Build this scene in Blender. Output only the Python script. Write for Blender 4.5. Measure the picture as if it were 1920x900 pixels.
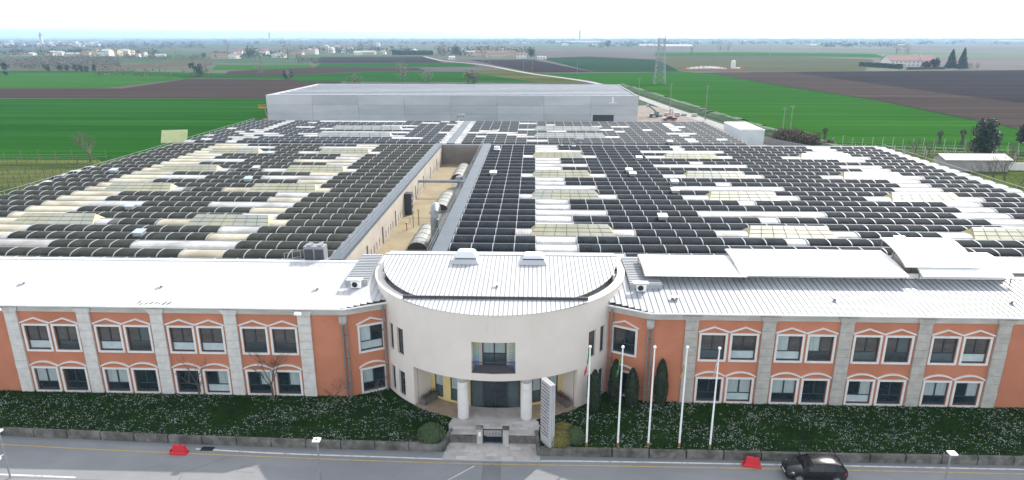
import bpy, math, random
from mathutils import Matrix, Vector, noise
R = math.radians
random.seed(7)
# ---------------------------------------------------------------- camera, sky, sun, exposure
for o in list(bpy.data.objects): bpy.data.objects.remove(o)
S = bpy.context.scene
CAMH, FPX = 30.0, 1250.0
PITCH = math.atan(381 / FPX); YAW = math.atan(43 / FPX * math.cos(PITCH))
cd = bpy.data.cameras.new('camera'); cam = bpy.data.objects.new('camera', cd); S.collection.objects.link(cam)
cd.sensor_width = 36; cd.lens = 36 * FPX / 1920; cd.clip_end = 60000; cd.clip_start = 0.5
cam.location = (0, 0, CAMH); cam.rotation_euler = (math.pi / 2 - PITCH, 0, YAW); S.camera = cam
SUN_AZ, SUN_EL = 35.0, 37.0          # sun stands beyond the halls, to the right
W_ = bpy.data.worlds.new('World'); S.world = W_; W_.use_nodes = True
nt = W_.node_tree; nt.nodes.clear()
sky = nt.nodes.new('ShaderNodeTexSky'); sky.sky_type = 'NISHITA'; sky.sun_disc = False
sky.sun_elevation = R(SUN_EL); sky.sun_rotation = R(SUN_AZ); sky.air_density = 1.0; sky.dust_density = 1.0; sky.ozone_density = 1.2
bg = nt.nodes.new('ShaderNodeBackground'); bg.inputs[1].default_value = 0.15
hs = nt.nodes.new('ShaderNodeHueSaturation'); hs.inputs['Saturation'].default_value = 0.3
ow = nt.nodes.new('ShaderNodeOutputWorld')
nt.links.new(sky.outputs[0], hs.inputs['Color']); nt.links.new(hs.outputs[0], bg.inputs[0]); nt.links.new(bg.outputs[0], ow.inputs[0])
sl = bpy.data.lights.new('sun', 'SUN'); sl.energy = 2.05; sl.angle = R(0.6); sl.color = (1, .95, .87)
so = bpy.data.objects.new('sun', sl); S.collection.objects.link(so)
sd = Vector((math.sin(R(SUN_AZ)) * math.cos(R(SUN_EL)), math.cos(R(SUN_AZ)) * math.cos(R(SUN_EL)), math.sin(R(SUN_EL))))
so.rotation_euler = sd.to_track_quat('Z', 'Y').to_euler(); so.location = (60, 100, 90)
S.view_settings.view_transform = 'Standard'; S.view_settings.look = 'None'; S.view_settings.gamma = 1
S.view_settings.exposure = 1.45
# ---------------------------------------------------------------- helpers
_f = Vector((-math.sin(YAW) * math.cos(PITCH), math.cos(YAW) * math.cos(PITCH), -math.sin(PITCH)))
_r = Vector((math.cos(YAW), math.sin(YAW), 0)); _u = _r.cross(_f)
def ground(px, py, z=0.0):            # point of the level z seen in that direction
    d = _f + _r * ((px - 960) / FPX) - _u * ((py - 450) / FPX)
    t = (z - CAMH) / d.z
    return Vector((d.x * t, d.y * t, z))
def colx(px, Y, py=300):
    d = _f + _r * ((px - 960) / FPX) - _u * ((py - 450) / FPX); return d.x / d.y * Y
COL = S.collection
WM = {}
I4 = Matrix.Identity(4)
def T(x, y=None, z=None):
    return Matrix.Translation((x, y, z)) if y is not None else Matrix.Translation(x)
def RZ(a): return Matrix.Rotation(a, 4, 'Z')
def link(name, data, parent=None, M=I4):
    o = bpy.data.objects.new(name, data); COL.objects.link(o)
    o.matrix_basis = M; WM[o] = M
    if parent is not None:
        o.parent = parent; o.matrix_parent_inverse = WM[parent].inverted()
    return o
def tag(o, label, cat, group=None):
    o['label'] = label; o['category'] = cat
    if group: o['group'] = group
    return o
def thing(name, label, cat, loc=(0, 0, 0), group=None, M=None):
    o = link(name, None, None, M if M is not None else T(Vector(loc)))
    o.empty_display_size = .3
    return tag(o, label, cat, group)
def struct(o): o['kind'] = 'structure'; return o
def stuff(o): o['kind'] = 'stuff'; return o
ORD = 'zeroth first second third fourth fifth sixth seventh eighth ninth tenth eleventh twelfth thirteenth fourteenth fifteenth sixteenth seventeenth eighteenth nineteenth twentieth'.split()
def nth(i):
    if i <= 20: return ORD[i]
    t = {2: 'twenty', 3: 'thirty', 4: 'forty'}[i // 10]
    return t + '-' + ORD[i % 10] if i % 10 else t[:-1] + 'ieth'

class MB:
    def __init__(s): s.v = []; s.f = []; s.m = []
    def face(s, pts, m=0):
        n = len(s.v); s.v += [tuple(p) for p in pts]; s.f.append(tuple(range(n, n + len(pts)))); s.m.append(m); return s
    def hexa(s, p, m=0):              # 8 points: bottom ring then top ring
        n = len(s.v); s.v += [tuple(q) for q in p]
        for q in ((3, 2, 1, 0), (4, 5, 6, 7), (0, 1, 5, 4), (1, 2, 6, 5), (2, 3, 7, 6), (3, 0, 4, 7)):
            s.f.append(tuple(n + k for k in q)); s.m.append(m)
        return s
    def box(s, x0, y0, z0, x1, y1, z1, m=0):
        return s.hexa([(x0, y0, z0), (x1, y0, z0), (x1, y1, z0), (x0, y1, z0), (x0, y0, z1), (x1, y0, z1), (x1, y1, z1), (x0, y1, z1)], m)
    def bar(s, p, q, w, h=None, m=0):
        p = Vector(p); q = Vector(q); d = (q - p).normalized(); h = h or w
        a = Vector((0, 0, 1)) if abs(d.z) < .9 else Vector((0, 1, 0))
        x = d.cross(a).normalized() * w / 2; y = x.cross(d).normalized() * h / 2
        return s.hexa([p - x - y, p + x - y, p + x + y, p - x + y, q - x - y, q + x - y, q + x + y, q - x + y], m)
    def tube(s, path, r, n=8, m=0, cap=True):
        path = [Vector(p) for p in path]; rs = r if isinstance(r, (list, tuple)) else [r] * len(path)
        b = len(s.v); k = len(path)
        for i, p in enumerate(path):
            d = (path[min(i + 1, k - 1)] - path[max(i - 1, 0)]).normalized()
            a = Vector((0, 0, 1)) if abs(d.z) < .95 else Vector((1, 0, 0))
            x = d.cross(a).normalized(); y = x.cross(d).normalized()
            for j in range(n):
                t = 2 * math.pi * j / n; s.v.append(tuple(p + (x * math.cos(t) + y * math.sin(t)) * rs[i]))
        for i in range(k - 1):
            for j in range(n):
                s.f.append((b + i * n + j, b + i * n + (j + 1) % n, b + (i + 1) * n + (j + 1) % n, b + (i + 1) * n + j)); s.m.append(m)
        if cap:
            s.f.append(tuple(b + j for j in range(n))[::-1]); s.m.append(m)
            s.f.append(tuple(b + (k - 1) * n + j for j in range(n))); s.m.append(m)
        return s
    def lathe(s, cx, cy, prof, n=16, m=0):
        b = len(s.v); k = len(prof)
        for r, z in prof:
            for j in range(n):
                t = 2 * math.pi * j / n; s.v.append((cx + r * math.cos(t), cy + r * math.sin(t), z))
        for i in range(k - 1):
            for j in range(n):
                s.f.append((b + i * n + j, b + i * n + (j + 1) % n, b + (i + 1) * n + (j + 1) % n, b + (i + 1) * n + j)); s.m.append(m)
        s.f.append(tuple(b + j for j in range(n))[::-1]); s.m.append(m)
        s.f.append(tuple(b + (k - 1) * n + j for j in range(n))); s.m.append(m)
        return s
    def sweep(s, prof, axis_pts, m=0, cap=True):   # prof: list of 3D offsets sections given directly
        b = len(s.v); n = len(prof[0])
        for sec in prof: s.v += [tuple(p) for p in sec]
        for i in range(len(prof) - 1):
            for j in range(n):
                s.f.append((b + i * n + j, b + i * n + (j + 1) % n, b + (i + 1) * n + (j + 1) % n, b + (i + 1) * n + j)); s.m.append(m)
        if cap:
            s.f.append(tuple(b + j for j in range(n))[::-1]); s.m.append(m)
            s.f.append(tuple(b + (len(prof) - 1) * n + j for j in range(n))); s.m.append(m)
        return s
    def loft(s, secs, m=0, cap=True): return s.sweep(secs, None, m, cap)
    def mesh(s, name, mats, smooth=False):
        me = bpy.data.meshes.new(name); me.from_pydata(s.v, [], s.f)
        for mt in (mats if isinstance(mats, (list, tuple)) else [mats]): me.materials.append(mt)
        me.polygons.foreach_set('material_index', s.m)
        if smooth:
            me.polygons.foreach_set('use_smooth', [True] * len(s.f))
            try: me.set_sharp_from_angle(angle=R(38))
            except Exception: pass
        me.update(); return me
    def build(s, name, mats, parent=None, M=I4, smooth=False):
        return link(name, s.mesh(name, mats, smooth), parent, M)

def gridwall(mb, u0, u1, z0, z1, ops, mapf, t, du=None, m=0, base=True):
    """a wall with real openings; mapf(u, z, d) gives the point at depth d behind the face"""
    U = {u0, u1}; Z = {z0, z1}
    for a, b, c, d in ops: U |= {a, b}; Z |= {c, d}
    U = sorted(x for x in U if u0 - 1e-6 <= x <= u1 + 1e-6); Z = sorted(x for x in Z if z0 - 1e-6 <= x <= z1 + 1e-6)
    if du:
        V = []
        for a, b in zip(U, U[1:]):
            n = max(1, math.ceil((b - a) / du)); V += [a + (b - a) * i / n for i in range(n)]
        U = V + [U[-1]]
    def solid(i, j):
        if i < 0 or j < 0 or i >= len(U) - 1 or j >= len(Z) - 1: return False
        u = (U[i] + U[i + 1]) / 2; z = (Z[j] + Z[j + 1]) / 2
        return not any(a < u < b and c < z < d for a, b, c, d in ops)
    for i in range(len(U) - 1):
        for j in range(len(Z) - 1):
            if not solid(i, j): continue
            a, b, c, d = U[i], U[i + 1], Z[j], Z[j + 1]
            mb.face([mapf(a, c, 0), mapf(b, c, 0), mapf(b, d, 0), mapf(a, d, 0)], m)
            mb.face([mapf(b, c, t), mapf(a, c, t), mapf(a, d, t), mapf(b, d, t)], m)
            if not solid(i - 1, j): mb.face([mapf(a, c, t), mapf(a, c, 0), mapf(a, d, 0), mapf(a, d, t)], m)
            if not solid(i + 1, j): mb.face([mapf(b, c, 0), mapf(b, c, t), mapf(b, d, t), mapf(b, d, 0)], m)
            if not solid(i, j - 1): mb.face([mapf(a, c, t), mapf(b, c, t), mapf(b, c, 0), mapf(a, c, 0)], m)
            if not solid(i, j + 1): mb.face([mapf(a, d, 0), mapf(b, d, 0), mapf(b, d, t), mapf(a, d, t)], m)
    return mb

# ---------------------------------------------------------------- materials
MT = {}
def mat(name, c1, c2=None, scale=1.0, rough=.7, bump=0.0, bscale=None, metal=0, stretch=(1, 1, 1), wave=None, detail=5, spec=.5, lo=.35, hi=.65, emit=None, c3=None, s3=.05, trans=0, alpha=1):
    if name in MT: return MT[name]
    m = bpy.data.materials.new(name); m.use_nodes = True; N = m.node_tree.nodes; L = m.node_tree.links
    b = N['Principled BSDF']; b.inputs['Roughness'].default_value = rough; b.inputs['Metallic'].default_value = metal
    b.inputs['Specular IOR Level'].default_value = spec
    b.inputs['Base Color'].default_value = (*c1, 1)
    if trans: b.inputs['Transmission Weight'].default_value = trans
    if c2 or bump or wave:
        g = N.new('ShaderNodeNewGeometry'); mp = N.new('ShaderNodeMapping'); mp.inputs['Scale'].default_value = stretch
        L.new(g.outputs['Position'], mp.inputs['Vector'])
    if c2:
        n = N.new('ShaderNodeTexNoise'); n.inputs['Scale'].default_value = scale; n.inputs['Detail'].default_value = detail; n.inputs['Roughness'].default_value = .62
        L.new(mp.outputs[0], n.inputs['Vector'])
        r = N.new('ShaderNodeMapRange'); r.inputs['From Min'].default_value = lo; r.inputs['From Max'].default_value = hi
        L.new(n.outputs['Fac'], r.inputs['Value'])
        x = N.new('ShaderNodeMix'); x.data_type = 'RGBA'; x.inputs[6].default_value = (*c1, 1); x.inputs[7].default_value = (*c2, 1)
        L.new(r.outputs[0], x.inputs[0]); out = x.outputs[2]
        if c3:
            n3 = N.new('ShaderNodeTexNoise'); n3.inputs['Scale'].default_value = s3; n3.inputs['Detail'].default_value = 4
            L.new(mp.outputs[0], n3.inputs['Vector'])
            r3 = N.new('ShaderNodeMapRange'); r3.inputs['From Min'].default_value = .45; r3.inputs['From Max'].default_value = .7
            L.new(n3.outputs['Fac'], r3.inputs['Value'])
            x3 = N.new('ShaderNodeMix'); x3.data_type = 'RGBA'; x3.inputs[7].default_value = (*c3, 1)
            L.new(out, x3.inputs[6]); L.new(r3.outputs[0], x3.inputs[0]); out = x3.outputs[2]
        L.new(out, b.inputs['Base Color'])
    h = None
    if wave:                           # corrugation: (direction, wavelength, height)
        w = N.new('ShaderNodeTexWave'); w.wave_type = 'BANDS'; w.bands_direction = wave[0]; w.inputs['Scale'].default_value = .314 / wave[1]
        L.new(g.outputs['Position'], w.inputs['Vector'])
        bp = N.new('ShaderNodeBump'); bp.inputs['Strength'].default_value = 1; bp.inputs['Distance'].default_value = wave[2]
        L.new(w.outputs['Fac'], bp.inputs['Height']); h = bp
    if bump:
        n2 = N.new('ShaderNodeTexNoise'); n2.inputs['Scale'].default_value = bscale or scale * 6; n2.inputs['Detail'].default_value = 4
        L.new(mp.outputs[0], n2.inputs['Vector'])
        bp = N.new('ShaderNodeBump'); bp.inputs['Strength'].default_value = 1; bp.inputs['Distance'].default_value = bump
        L.new(n2.outputs['Fac'], bp.inputs['Height'])
        if h: L.new(h.outputs[0], bp.inputs['Normal'])
        h = bp
    if h: L.new(h.outputs[0], b.inputs['Normal'])
    MT[name] = m; return m
terracotta = mat('terracotta render', (.47, .175, .095), (.53, .205, .118), .5, .85, .004, 20, c3=(.43, .158, .087), s3=.23)
stone = mat('pale stone trim', (.54, .52, .485), (.66, .64, .605), 1.8, .8, .006, 9)
stone_w = mat('white stone trim', (.66, .64, .61), (.74, .72, .69), 2.2, .8, .003, 12)
stone_old = mat('weathered stone', (.36, .345, .31), (.47, .45, .41), 1.6, .85, .008, 9)
cornice_m = mat('grey cornice', (.40, .38, .34), (.52, .50, .46), 1.1, .85, .004, 9, stretch=(.4, 1, 2))
cream_w = mat('ivory render', (.68, .615, .55), (.72, .66, .60), .35, .85, .002, 30, c3=(.65, .585, .52), s3=.2)
yellow_w = mat('yellow render', (.62, .47, .19), (.68, .53, .25), .6, .85)
white_roof = mat('white roof sheet', (.46, .465, .472), (.51, .515, .522), .7, .5, 0, c3=(.44, .44, .442), s3=.3)
grey_roof = mat('light grey roof sheet', (.36, .375, .395), (.42, .435, .455), .8, .5, 0, c3=(.33, .345, .36), s3=.35)
seam_m = mat('roof seam', (.12, .125, .13), (.17, .175, .18), 2, .5)
white_p = mat('white paint', (.78, .78, .77), (.84, .84, .83), 2, .5)
membrane = mat('white membrane', (.80, .80, .78), (.85, .85, .84), .6, .55)
frame_m = mat('blue grey window frame', (.035, .05, .065), rough=.4)
glass_d = mat('dark window glass', (.012, .022, .027), (.03, .042, .046), .6, .06, spec=.9)
glass_b = mat('window glass with painted brown reflection', (.045, .042, .040), (.085, .076, .068), 1.0, .07, spec=.8, stretch=(.5, 1, 2.5))  # brown reflected scenery is painted into the pane colour
glass_g = mat('grey green glass', (.05, .075, .08), (.08, .11, .115), .7, .08, spec=.8)
blind = mat('blind behind glass', (.40, .48, .49), (.50, .57, .57), 1.5, .12, wave=('X', .12, .002))
blind2 = mat('pale curtain behind glass', (.30, .37, .37), (.42, .48, .47), 2.5, .12, stretch=(4, 4, .3))
zinc = mat('zinc pipe', (.22, .20, .185), (.29, .27, .25), 2, .5, metal=.3)
steel = mat('galvanised steel', (.24, .255, .27), (.32, .335, .35), 2, .45, metal=.4)
alu = mat('white aluminium rail', (.30, .31, .315), (.38, .385, .39), 3, .45)
grey_cap = mat('blue grey capping', (.062, .082, .10), (.08, .10, .12), .6, .55)
concrete = mat('concrete', (.36, .36, .355), (.46, .46, .45), .9, .9, .004, 8)
concrete_d = mat('dark weathered concrete', (.085, .08, .07), (.20, .19, .17), 1.3, .9, .01, 6, c3=(.06, .062, .05), s3=.9)
panel_l = mat('mossy dark roof panel', (.024, .026, .021), (.052, .055, .045), 1.1, .75, 0, spec=.06, wave=('X', .17, .03), c3=(.034, .034, .029), s3=.15)
panel_r = mat('blue black roof panel', (.006, .009, .0135), (.022, .028, .036), 1.2, .8, 0, spec=.06, wave=('X', .17, .03), c3=(.012, .016, .021), s3=.15)
panel_b = mat('slate roof panel', (.018, .023, .029), (.042, .05, .058), 1.0, .7, 0, spec=.12, wave=('X', .17, .03), c3=(.025, .031, .038), s3=.12)
sheet_w = mat('bare white vault sheet', (.40, .40, .395), (.54, .54, .535), .9, .6, 0, wave=('X', .17, .025), c3=(.26, .245, .225), s3=.25)
sheet_c = mat('yellowed vault sheet', (.44, .40, .29), (.54, .50, .38), .8, .6, 0, wave=('X', .17, .025), c3=(.28, .245, .17), s3=.25)
sheet_g = mat('grey vault sheet under panels', (.05, .05, .05), (.10, .10, .098), 1, .8)
gutter_m = mat('dirty gutter concrete', (.035, .035, .034), (.09, .09, .086), .9, .9, .01, 5)
sky_pane = mat('yellowed skylight sheet', (.31, .295, .185), (.40, .395, .29), .35, .4, 0, stretch=(1, 1, .6), c3=(.28, .31, .30), s3=.12)
sky_pane2 = mat('pale skylight sheet', (.28, .30, .28), (.34, .36, .34), .4, .4)
sky_end = mat('ochre skylight end', (.34, .25, .09), (.42, .36, .2), 1, .6)
court_wall = mat('courtyard render', (.36, .32, .27), (.43, .39, .34), .7, .9, .003, 9, c3=(.31, .275, .23), s3=.35)
court_floor = mat('beige roof membrane', (.26, .205, .115), (.31, .25, .15), .4, .8, .004, 3, c3=(.22, .18, .11), s3=.22)
court_grey = mat('grey court floor shade and kerb', (.21, .21, .185), (.26, .26, .235), .6, .8)  # grey of the painted shadow on the court floor, also used for skylight kerbs
precast = mat('precast panel', (.40, .415, .43), (.48, .49, .50), .35, .85, .004, 3, stretch=(.5, 1, 1.5), c3=(.52, .53, .54), s3=.12)
asphalt = mat('asphalt', (.205, .21, .215), (.25, .254, .258), .35, .9, .004, 30, c3=(.185, .19, .195), s3=.12, stretch=(.5, 1, 1))
paint_w = mat('worn white road paint', (.62, .62, .6), (.28, .28, .28), 2.2, .8, lo=.5, hi=.72)
paint_y = mat('worn yellow road paint', (.46, .34, .11), (.26, .235, .17), 1.6, .8, lo=.45, hi=.75)
lawn_m = mat('lawn', (.011, .031, .004), (.022, .056, .008), 1.2, .9, .05, 6, c3=(.011, .026, .007), s3=.4, spec=.05)
paving = mat('stone paving', (.42, .385, .355), (.53, .49, .455), 1.2, .8, .003, 14, c3=(.36, .33, .31), s3=.7)
paving_b = mat('brown stone paving', (.30, .225, .155), (.38, .29, .21), 1.2, .8, .003, 14)
soil = mat('dark soil', (.03, .025, .018), (.055, .045, .033), 3, .95, .02, 12)
hedge_m = mat('clipped hedge leaf', (.045, .085, .025), (.085, .13, .045), 5, .6)
yhedge_m = mat('golden hedge leaf', (.13, .125, .02), (.21, .19, .04), 5, .6)
cypress_m = mat('cypress leaf', (.010, .022, .008), (.022, .042, .014), 5, .6)
bark = mat('bark', (.07, .055, .042), (.12, .10, .08), 6, .9)
twig = mat('twig', (.10, .075, .06), (.15, .12, .10), 6, .9)
leaf_d = mat('dark evergreen leaf', (.014, .030, .014), (.032, .055, .024), 2, .6)
leaf_g = mat('spring leaf', (.07, .10, .03), (.12, .15, .05), 2, .6)
leaf_b = mat('bare twig haze', (.20, .18, .145), (.27, .24, .20), 1, .9)
leaf_r = mat('reddish brown bush', (.085, .065, .035), (.13, .10, .06), 2, .8)
plastic_r = mat('red plastic', (.52, .012, .022), (.58, .02, .03), 2, .35)
black_m = mat('black plastic', (.012, .012, .013), rough=.5)
rubber = mat('tyre rubber', (.014, .014, .014), rough=.8)
roof_red = mat('red tile roof', (.20, .085, .055), (.28, .13, .085), 1.5, .85)
house_w = mat('white house render', (.66, .64, .59), (.74, .72, .68), .3, .9)
house_c = mat('cream house render', (.50, .42, .32), (.60, .52, .41), .3, .9)
roof_grey = mat('grey shed roof', (.40, .39, .37), (.48, .47, .46), .3, .8)
rust_m = mat('rust', (.25, .10, .035), (.36, .16, .06), 8, .9)
orange_m = mat('orange plastic', (.62, .13, .02), (.68, .17, .04), 3, .5)
# ---------------------------------------------------------------- ground, fields, roads
def field_far():
    m = bpy.data.materials.new('far fields'); m.use_nodes = True; N = m.node_tree.nodes; L = m.node_tree.links
    b = N['Principled BSDF']; b.inputs['Roughness'].default_value = .95; b.inputs['Specular IOR Level'].default_value = .1
    g = N.new('ShaderNodeNewGeometry'); mp = N.new('ShaderNodeMapping'); mp.inputs['Scale'].default_value = (1 / 330, 1 / 190, 0); mp.inputs['Rotation'].default_value = (0, 0, .12)
    L.new(g.outputs['Position'], mp.inputs[0])
    v = N.new('ShaderNodeTexVoronoi'); v.voronoi_dimensions = '2D'; v.distance = 'CHEBYCHEV'; v.inputs['Scale'].default_value = 1; v.inputs['Randomness'].default_value = .8
    L.new(mp.outputs[0], v.inputs['Vector'])
    s = N.new('ShaderNodeSeparateColor'); L.new(v.outputs['Color'], s.inputs[0])
    r = N.new('ShaderNodeValToRGB'); r.color_ramp.interpolation = 'CONSTANT'
    cols = [(.055, .041, .034), (.022, .056, .014), (.066, .052, .042), (.058, .066, .034), (.034, .072, .019), (.047, .037, .033), (.07, .078, .042), (.058, .047, .04)]
    e = r.color_ramp.elements
    while len(e) < len(cols): e.new(.5)
    for i, c in enumerate(cols): e[i].position = i / len(cols); e[i].color = (*c, 1)
    L.new(s.outputs[0], r.inputs[0])
    n = N.new('ShaderNodeTexNoise'); n.inputs['Scale'].default_value = .02; n.inputs['Detail'].default_value = 6; L.new(g.outputs['Position'], n.inputs['Vector'])
    x = N.new('ShaderNodeMix'); x.data_type = 'RGBA'; x.blend_type = 'OVERLAY'; x.inputs[0].default_value = .5
    L.new(r.outputs[0], x.inputs[6]); L.new(n.outputs['Fac'], x.inputs[7]); L.new(x.outputs[2], b.inputs['Base Color'])
    return m
far_m = field_far()
mb = MB()
for x0, x1 in ((-8900, -200), (-200, 200), (200, 8900)):
    for (y0, a), (y1, b_) in (((-290, -.66), (50.9, -.66)), ((50.9, -.66), (51.0, -.06)), ((51.0, -.06), (600, -.06)), ((600, -.06), (12400, -.06))):
        mb.face([(x0, y0, a), (x1, y0, a), (x1, y1, b_), (x0, y1, b_)])
struct(mb.build('ground', far_m))
def crop_mat(name, a, b, c=None, ang=0, row=.9):
    a = tuple(v * .88 for v in a); b = tuple(v * 1.13 for v in b)
    m = mat(name, a, b, .09, .95, .12, .5, stretch=(.05, 1.7, 1), c3=c, s3=.02, spec=0, detail=9, lo=.40, hi=.62)
    for n in m.node_tree.nodes:
        if n.type == 'MAPPING': n.inputs['Rotation'].default_value = (0, 0, ang)
    return m
wheat = crop_mat('young wheat', (0.0110, 0.0589, 0.0050), (0.0187, 0.0837, 0.0080), (0.0143, 0.0682, 0.0060), .02)
wheat2 = crop_mat('bright young wheat', (0.0220, 0.0837, 0.0090), (0.0330, 0.1054, 0.0130), (0.0275, 0.0930, 0.0100), -.25)
wheat_r = crop_mat('right young wheat', (0.0176, 0.0744, 0.0070), (0.0286, 0.0992, 0.0110), (0.0220, 0.0837, 0.0090), -.32)
plough = crop_mat('ploughed soil', (0.0390, 0.0266, 0.0223), (0.0562, 0.0392, 0.0331), (0.0468, 0.0333, 0.0288), .03)
plough_r = crop_mat('grey brown ploughed soil', (0.0468, 0.0355, 0.0302), (0.0663, 0.0503, 0.0432), (0.0546, 0.0414, 0.0360), -.3)
plough_d = crop_mat('dark ploughed soil', (0.0265, 0.0222, 0.0230), (0.0390, 0.0318, 0.0317), None, -.3)
fallow = crop_mat('pale fallow soil', (0.0780, 0.0607, 0.0446), (0.1092, 0.0851, 0.0648), None, .05)
meadow = crop_mat('rough meadow', (0.0663, 0.0740, 0.0252), (0.1014, 0.1036, 0.0396), (0.0385, 0.0620, 0.0150), .1)
teal = crop_mat('teal green crop', (0.0165, 0.0384, 0.0180), (0.0248, 0.0527, 0.0250), None, .1)
vine_g = crop_mat('grey green vineyard ground', (0.0663, 0.0740, 0.0396), (0.0936, 0.0962, 0.0540), None, .1)
grass_y = crop_mat('yellow green vineyard grass', (0.0413, 0.0713, 0.0110), (0.1014, 0.1184, 0.0324), (0.0330, 0.0620, 0.0100), 0)
gravel = mat('gravel yard', (.17, .135, .11), (.22, .18, .15), .4, .95, .01, 5, c3=(.14, .115, .095), s3=.08)
conc_road = mat('pale concrete road', (.21, .205, .195), (.26, .255, .245), .3, .9)
FZ = [0]
def field(px, m, name='field'):
    FZ[0] += 1; z = .004 + .006 * FZ[0]
    pts = [ground(*p) for p in px]
    b = MB().face([(p.x, p.y, z) for p in pts])
    return struct(b.build(name, m))
field([(-700, 185), (620, 185), (620, 240), (480, 236), (180, 306), (-700, 304)], wheat)
field([(-700, 165), (230, 166), (352, 148), (640, 150), (640, 184.5), (-700, 183)], plough)
field([(-700, 164.5), (188, 165.5), (362, 146.5), (185, 137), (-700, 138)], wheat2)
field([(-700, 137.5), (185, 136.5), (360, 146), (640, 149.5), (660, 146), (560, 142), (400, 137), (200, 133), (-700, 132)], wheat)
field([(190, 132), (400, 121), (395, 112), (280, 118), (180, 127)], fallow)
field([(398, 131), (588, 131), (580, 121), (405, 122)], wheat2)
field([(560, 152), (1020, 155), (1000, 135), (700, 134), (520, 142)], wheat)
field([(420, 140), (520, 141.5), (690, 133.5), (800, 133), (780, 127), (600, 126), (430, 133)], plough)
field([(590, 126), (900, 125), (870, 118), (600, 119)], wheat)
field([(590, 118), (830, 118), (800, 106), (600, 107)], plough_d)
field([(860, 134), (1020, 156), (1100, 156), (1040, 140), (960, 130)], meadow)
field([(880, 112), (1000, 136), (1110, 135), (1000, 112)], plough_d)
field([(1010, 109), (1115, 135), (1275, 134.5), (1235, 112), (1100, 106)], teal)
field([(1230, 111), (1276, 134), (1620, 134), (1640, 112), (1500, 106), (1240, 104)], vine_g)
field([(1225, 104), (1500, 105.5), (1660, 108), (1640, 101), (1400, 98), (1230, 99)], wheat2)
field([(1010, 138), (1290, 135.2), (1330, 138), (1440, 157), (1640, 188), (1920, 245), (2300, 330), (2000, 290), (1540, 272), (1330, 218), (1200, 178), (1110, 151)], wheat_r)
field([(1292, 136.5), (1700, 133), (2500, 128), (2700, 420), (2302, 329), (1921, 244.5), (1642, 187.5), (1440, 156.5), (1332, 137.8)], plough_r)
field([(1480, 136), (1700, 133.5), (2500, 129), (2600, 330), (1921, 194), (1760, 174), (1600, 152)], plough_d)
field([(1440, 258), (1560, 276), (2000, 291), (2600, 330), (2600, 460), (1560, 330), (1480, 285)], grass_y, 'vineyard_ground')
field([(-700, 305), (185, 300), (230, 330), (60, 420), (-300, 560), (-700, 560)], grass_y, 'vineyard_ground')
field([(-300, 390), (0, 372), (170, 322), (330, 268), (500, 226), (620, 226), (500, 300), (200, 420), (-300, 560)], gravel, 'car_park_ground')
field([(1150, 200), (1215, 198), (1300, 214), (1420, 262), (1540, 300), (1100, 330)], gravel, 'yard_ground')
def ribbon(pts, w, m, name, zz, taper=None):
    P = [Vector((p[0], p[1], 0)) for p in pts]; b = MB(); L_ = []
    for i, p in enumerate(P):
        d = (P[min(i + 1, len(P) - 1)] - P[max(i - 1, 0)]).normalized(); n = Vector((-d.y, d.x, 0)) * w / 2
        L_.append((p - n, p + n))
    for (a, c), (a2, c2) in zip(L_, L_[1:]):
        b.face([(a.x, a.y, zz), (a2.x, a2.y, zz), (c2.x, c2.y, zz), (c.x, c.y, zz)])
    return b.build(name, m)
def smooth_pts(pts, n=6):
    P = [Vector(p) for p in pts]; o = []
    for i in range(len(P) - 1):
        p0, p1, p2, p3 = P[max(i - 1, 0)], P[i], P[i + 1], P[min(i + 2, len(P) - 1)]
        for k in range(n):
            t = k / n
            o.append(.5 * ((2 * p1) + (p2 - p0) * t + (2 * p0 - 5 * p1 + 4 * p2 - p3) * t * t + (3 * p1 - p0 - 3 * p2 + p3) * t ** 3))
    return o + [P[-1]]
lane = smooth_pts([ground(*p) for p in [(795, 106), (830, 114), (900, 121), (960, 132), (1000, 139), (1060, 147), (1110, 155), (1150, 166), (1200, 184), (1260, 206), (1330, 230), (1400, 254), (1480, 276), (1600, 312)]])
struct(ribbon(lane, 5.5, conc_road, 'country_road', .17))
ditch_bank = mat('dark bank grass', (.022, .060, .010), (.035, .085, .018), .5, .95, .2, .7)
b = MB(); off = [p + Vector((9, 3, 0)) for p in lane[40:-4]]
rng = random.Random(3)
for p, q in zip(off, off[1:]):
    b.loft([[(p.x - 3, p.y, .1), (p.x - 1, p.y, 1.2 + rng.random() * .6), (p.x + 2, p.y + 1, 1.1 + rng.random() * .6), (p.x + 5, p.y + 1, .1)], [(q.x - 3, q.y, .1), (q.x - 1, q.y, 1.2 + rng.random() * .6), (q.x + 2, q.y + 1, 1.1 + rng.random() * .6), (q.x + 5, q.y + 1, .1)]], cap=False)
struct(b.build('grass_bank', ditch_bank))
# front road and its paint (0.6 m below the lawn)
RZ0 = -.60
wallL = [(-75, 47.2), (-42.4, 45.2), (-25.7, 44.5), (-14.7, 44.28), (-6.75, 44.2)]
wallR = [(.72, 43.95), (3.4, 43.9), (20.2, 43.86), (36, 43.9), (75, 44.1)]
struct(MB().face([(-120, 5, RZ0), (120, 5, RZ0), (120, 46, RZ0), (75, 44.5, RZ0), (.72, 44.3, RZ0), (-6.75, 44.5, RZ0), (-26, 44.9, RZ0), (-42.4, 45.6, RZ0), (-75, 47.6, RZ0), (-120, 50.6, RZ0)]).build('road', asphalt))
yl = smooth_pts([Vector(p) for p in [(-75, 46.1, 0), (-41.7, 44.05, 0), (-28.5, 43.42, 0), (-7.8, 42.80, 0), (8.1, 42.85, 0), (23.8, 42.9, 0), (36, 42.88, 0), (75, 42.9, 0)]])
struct(ribbon(yl, .13, paint_y, 'yellow_road_line', RZ0 + .006))
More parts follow.
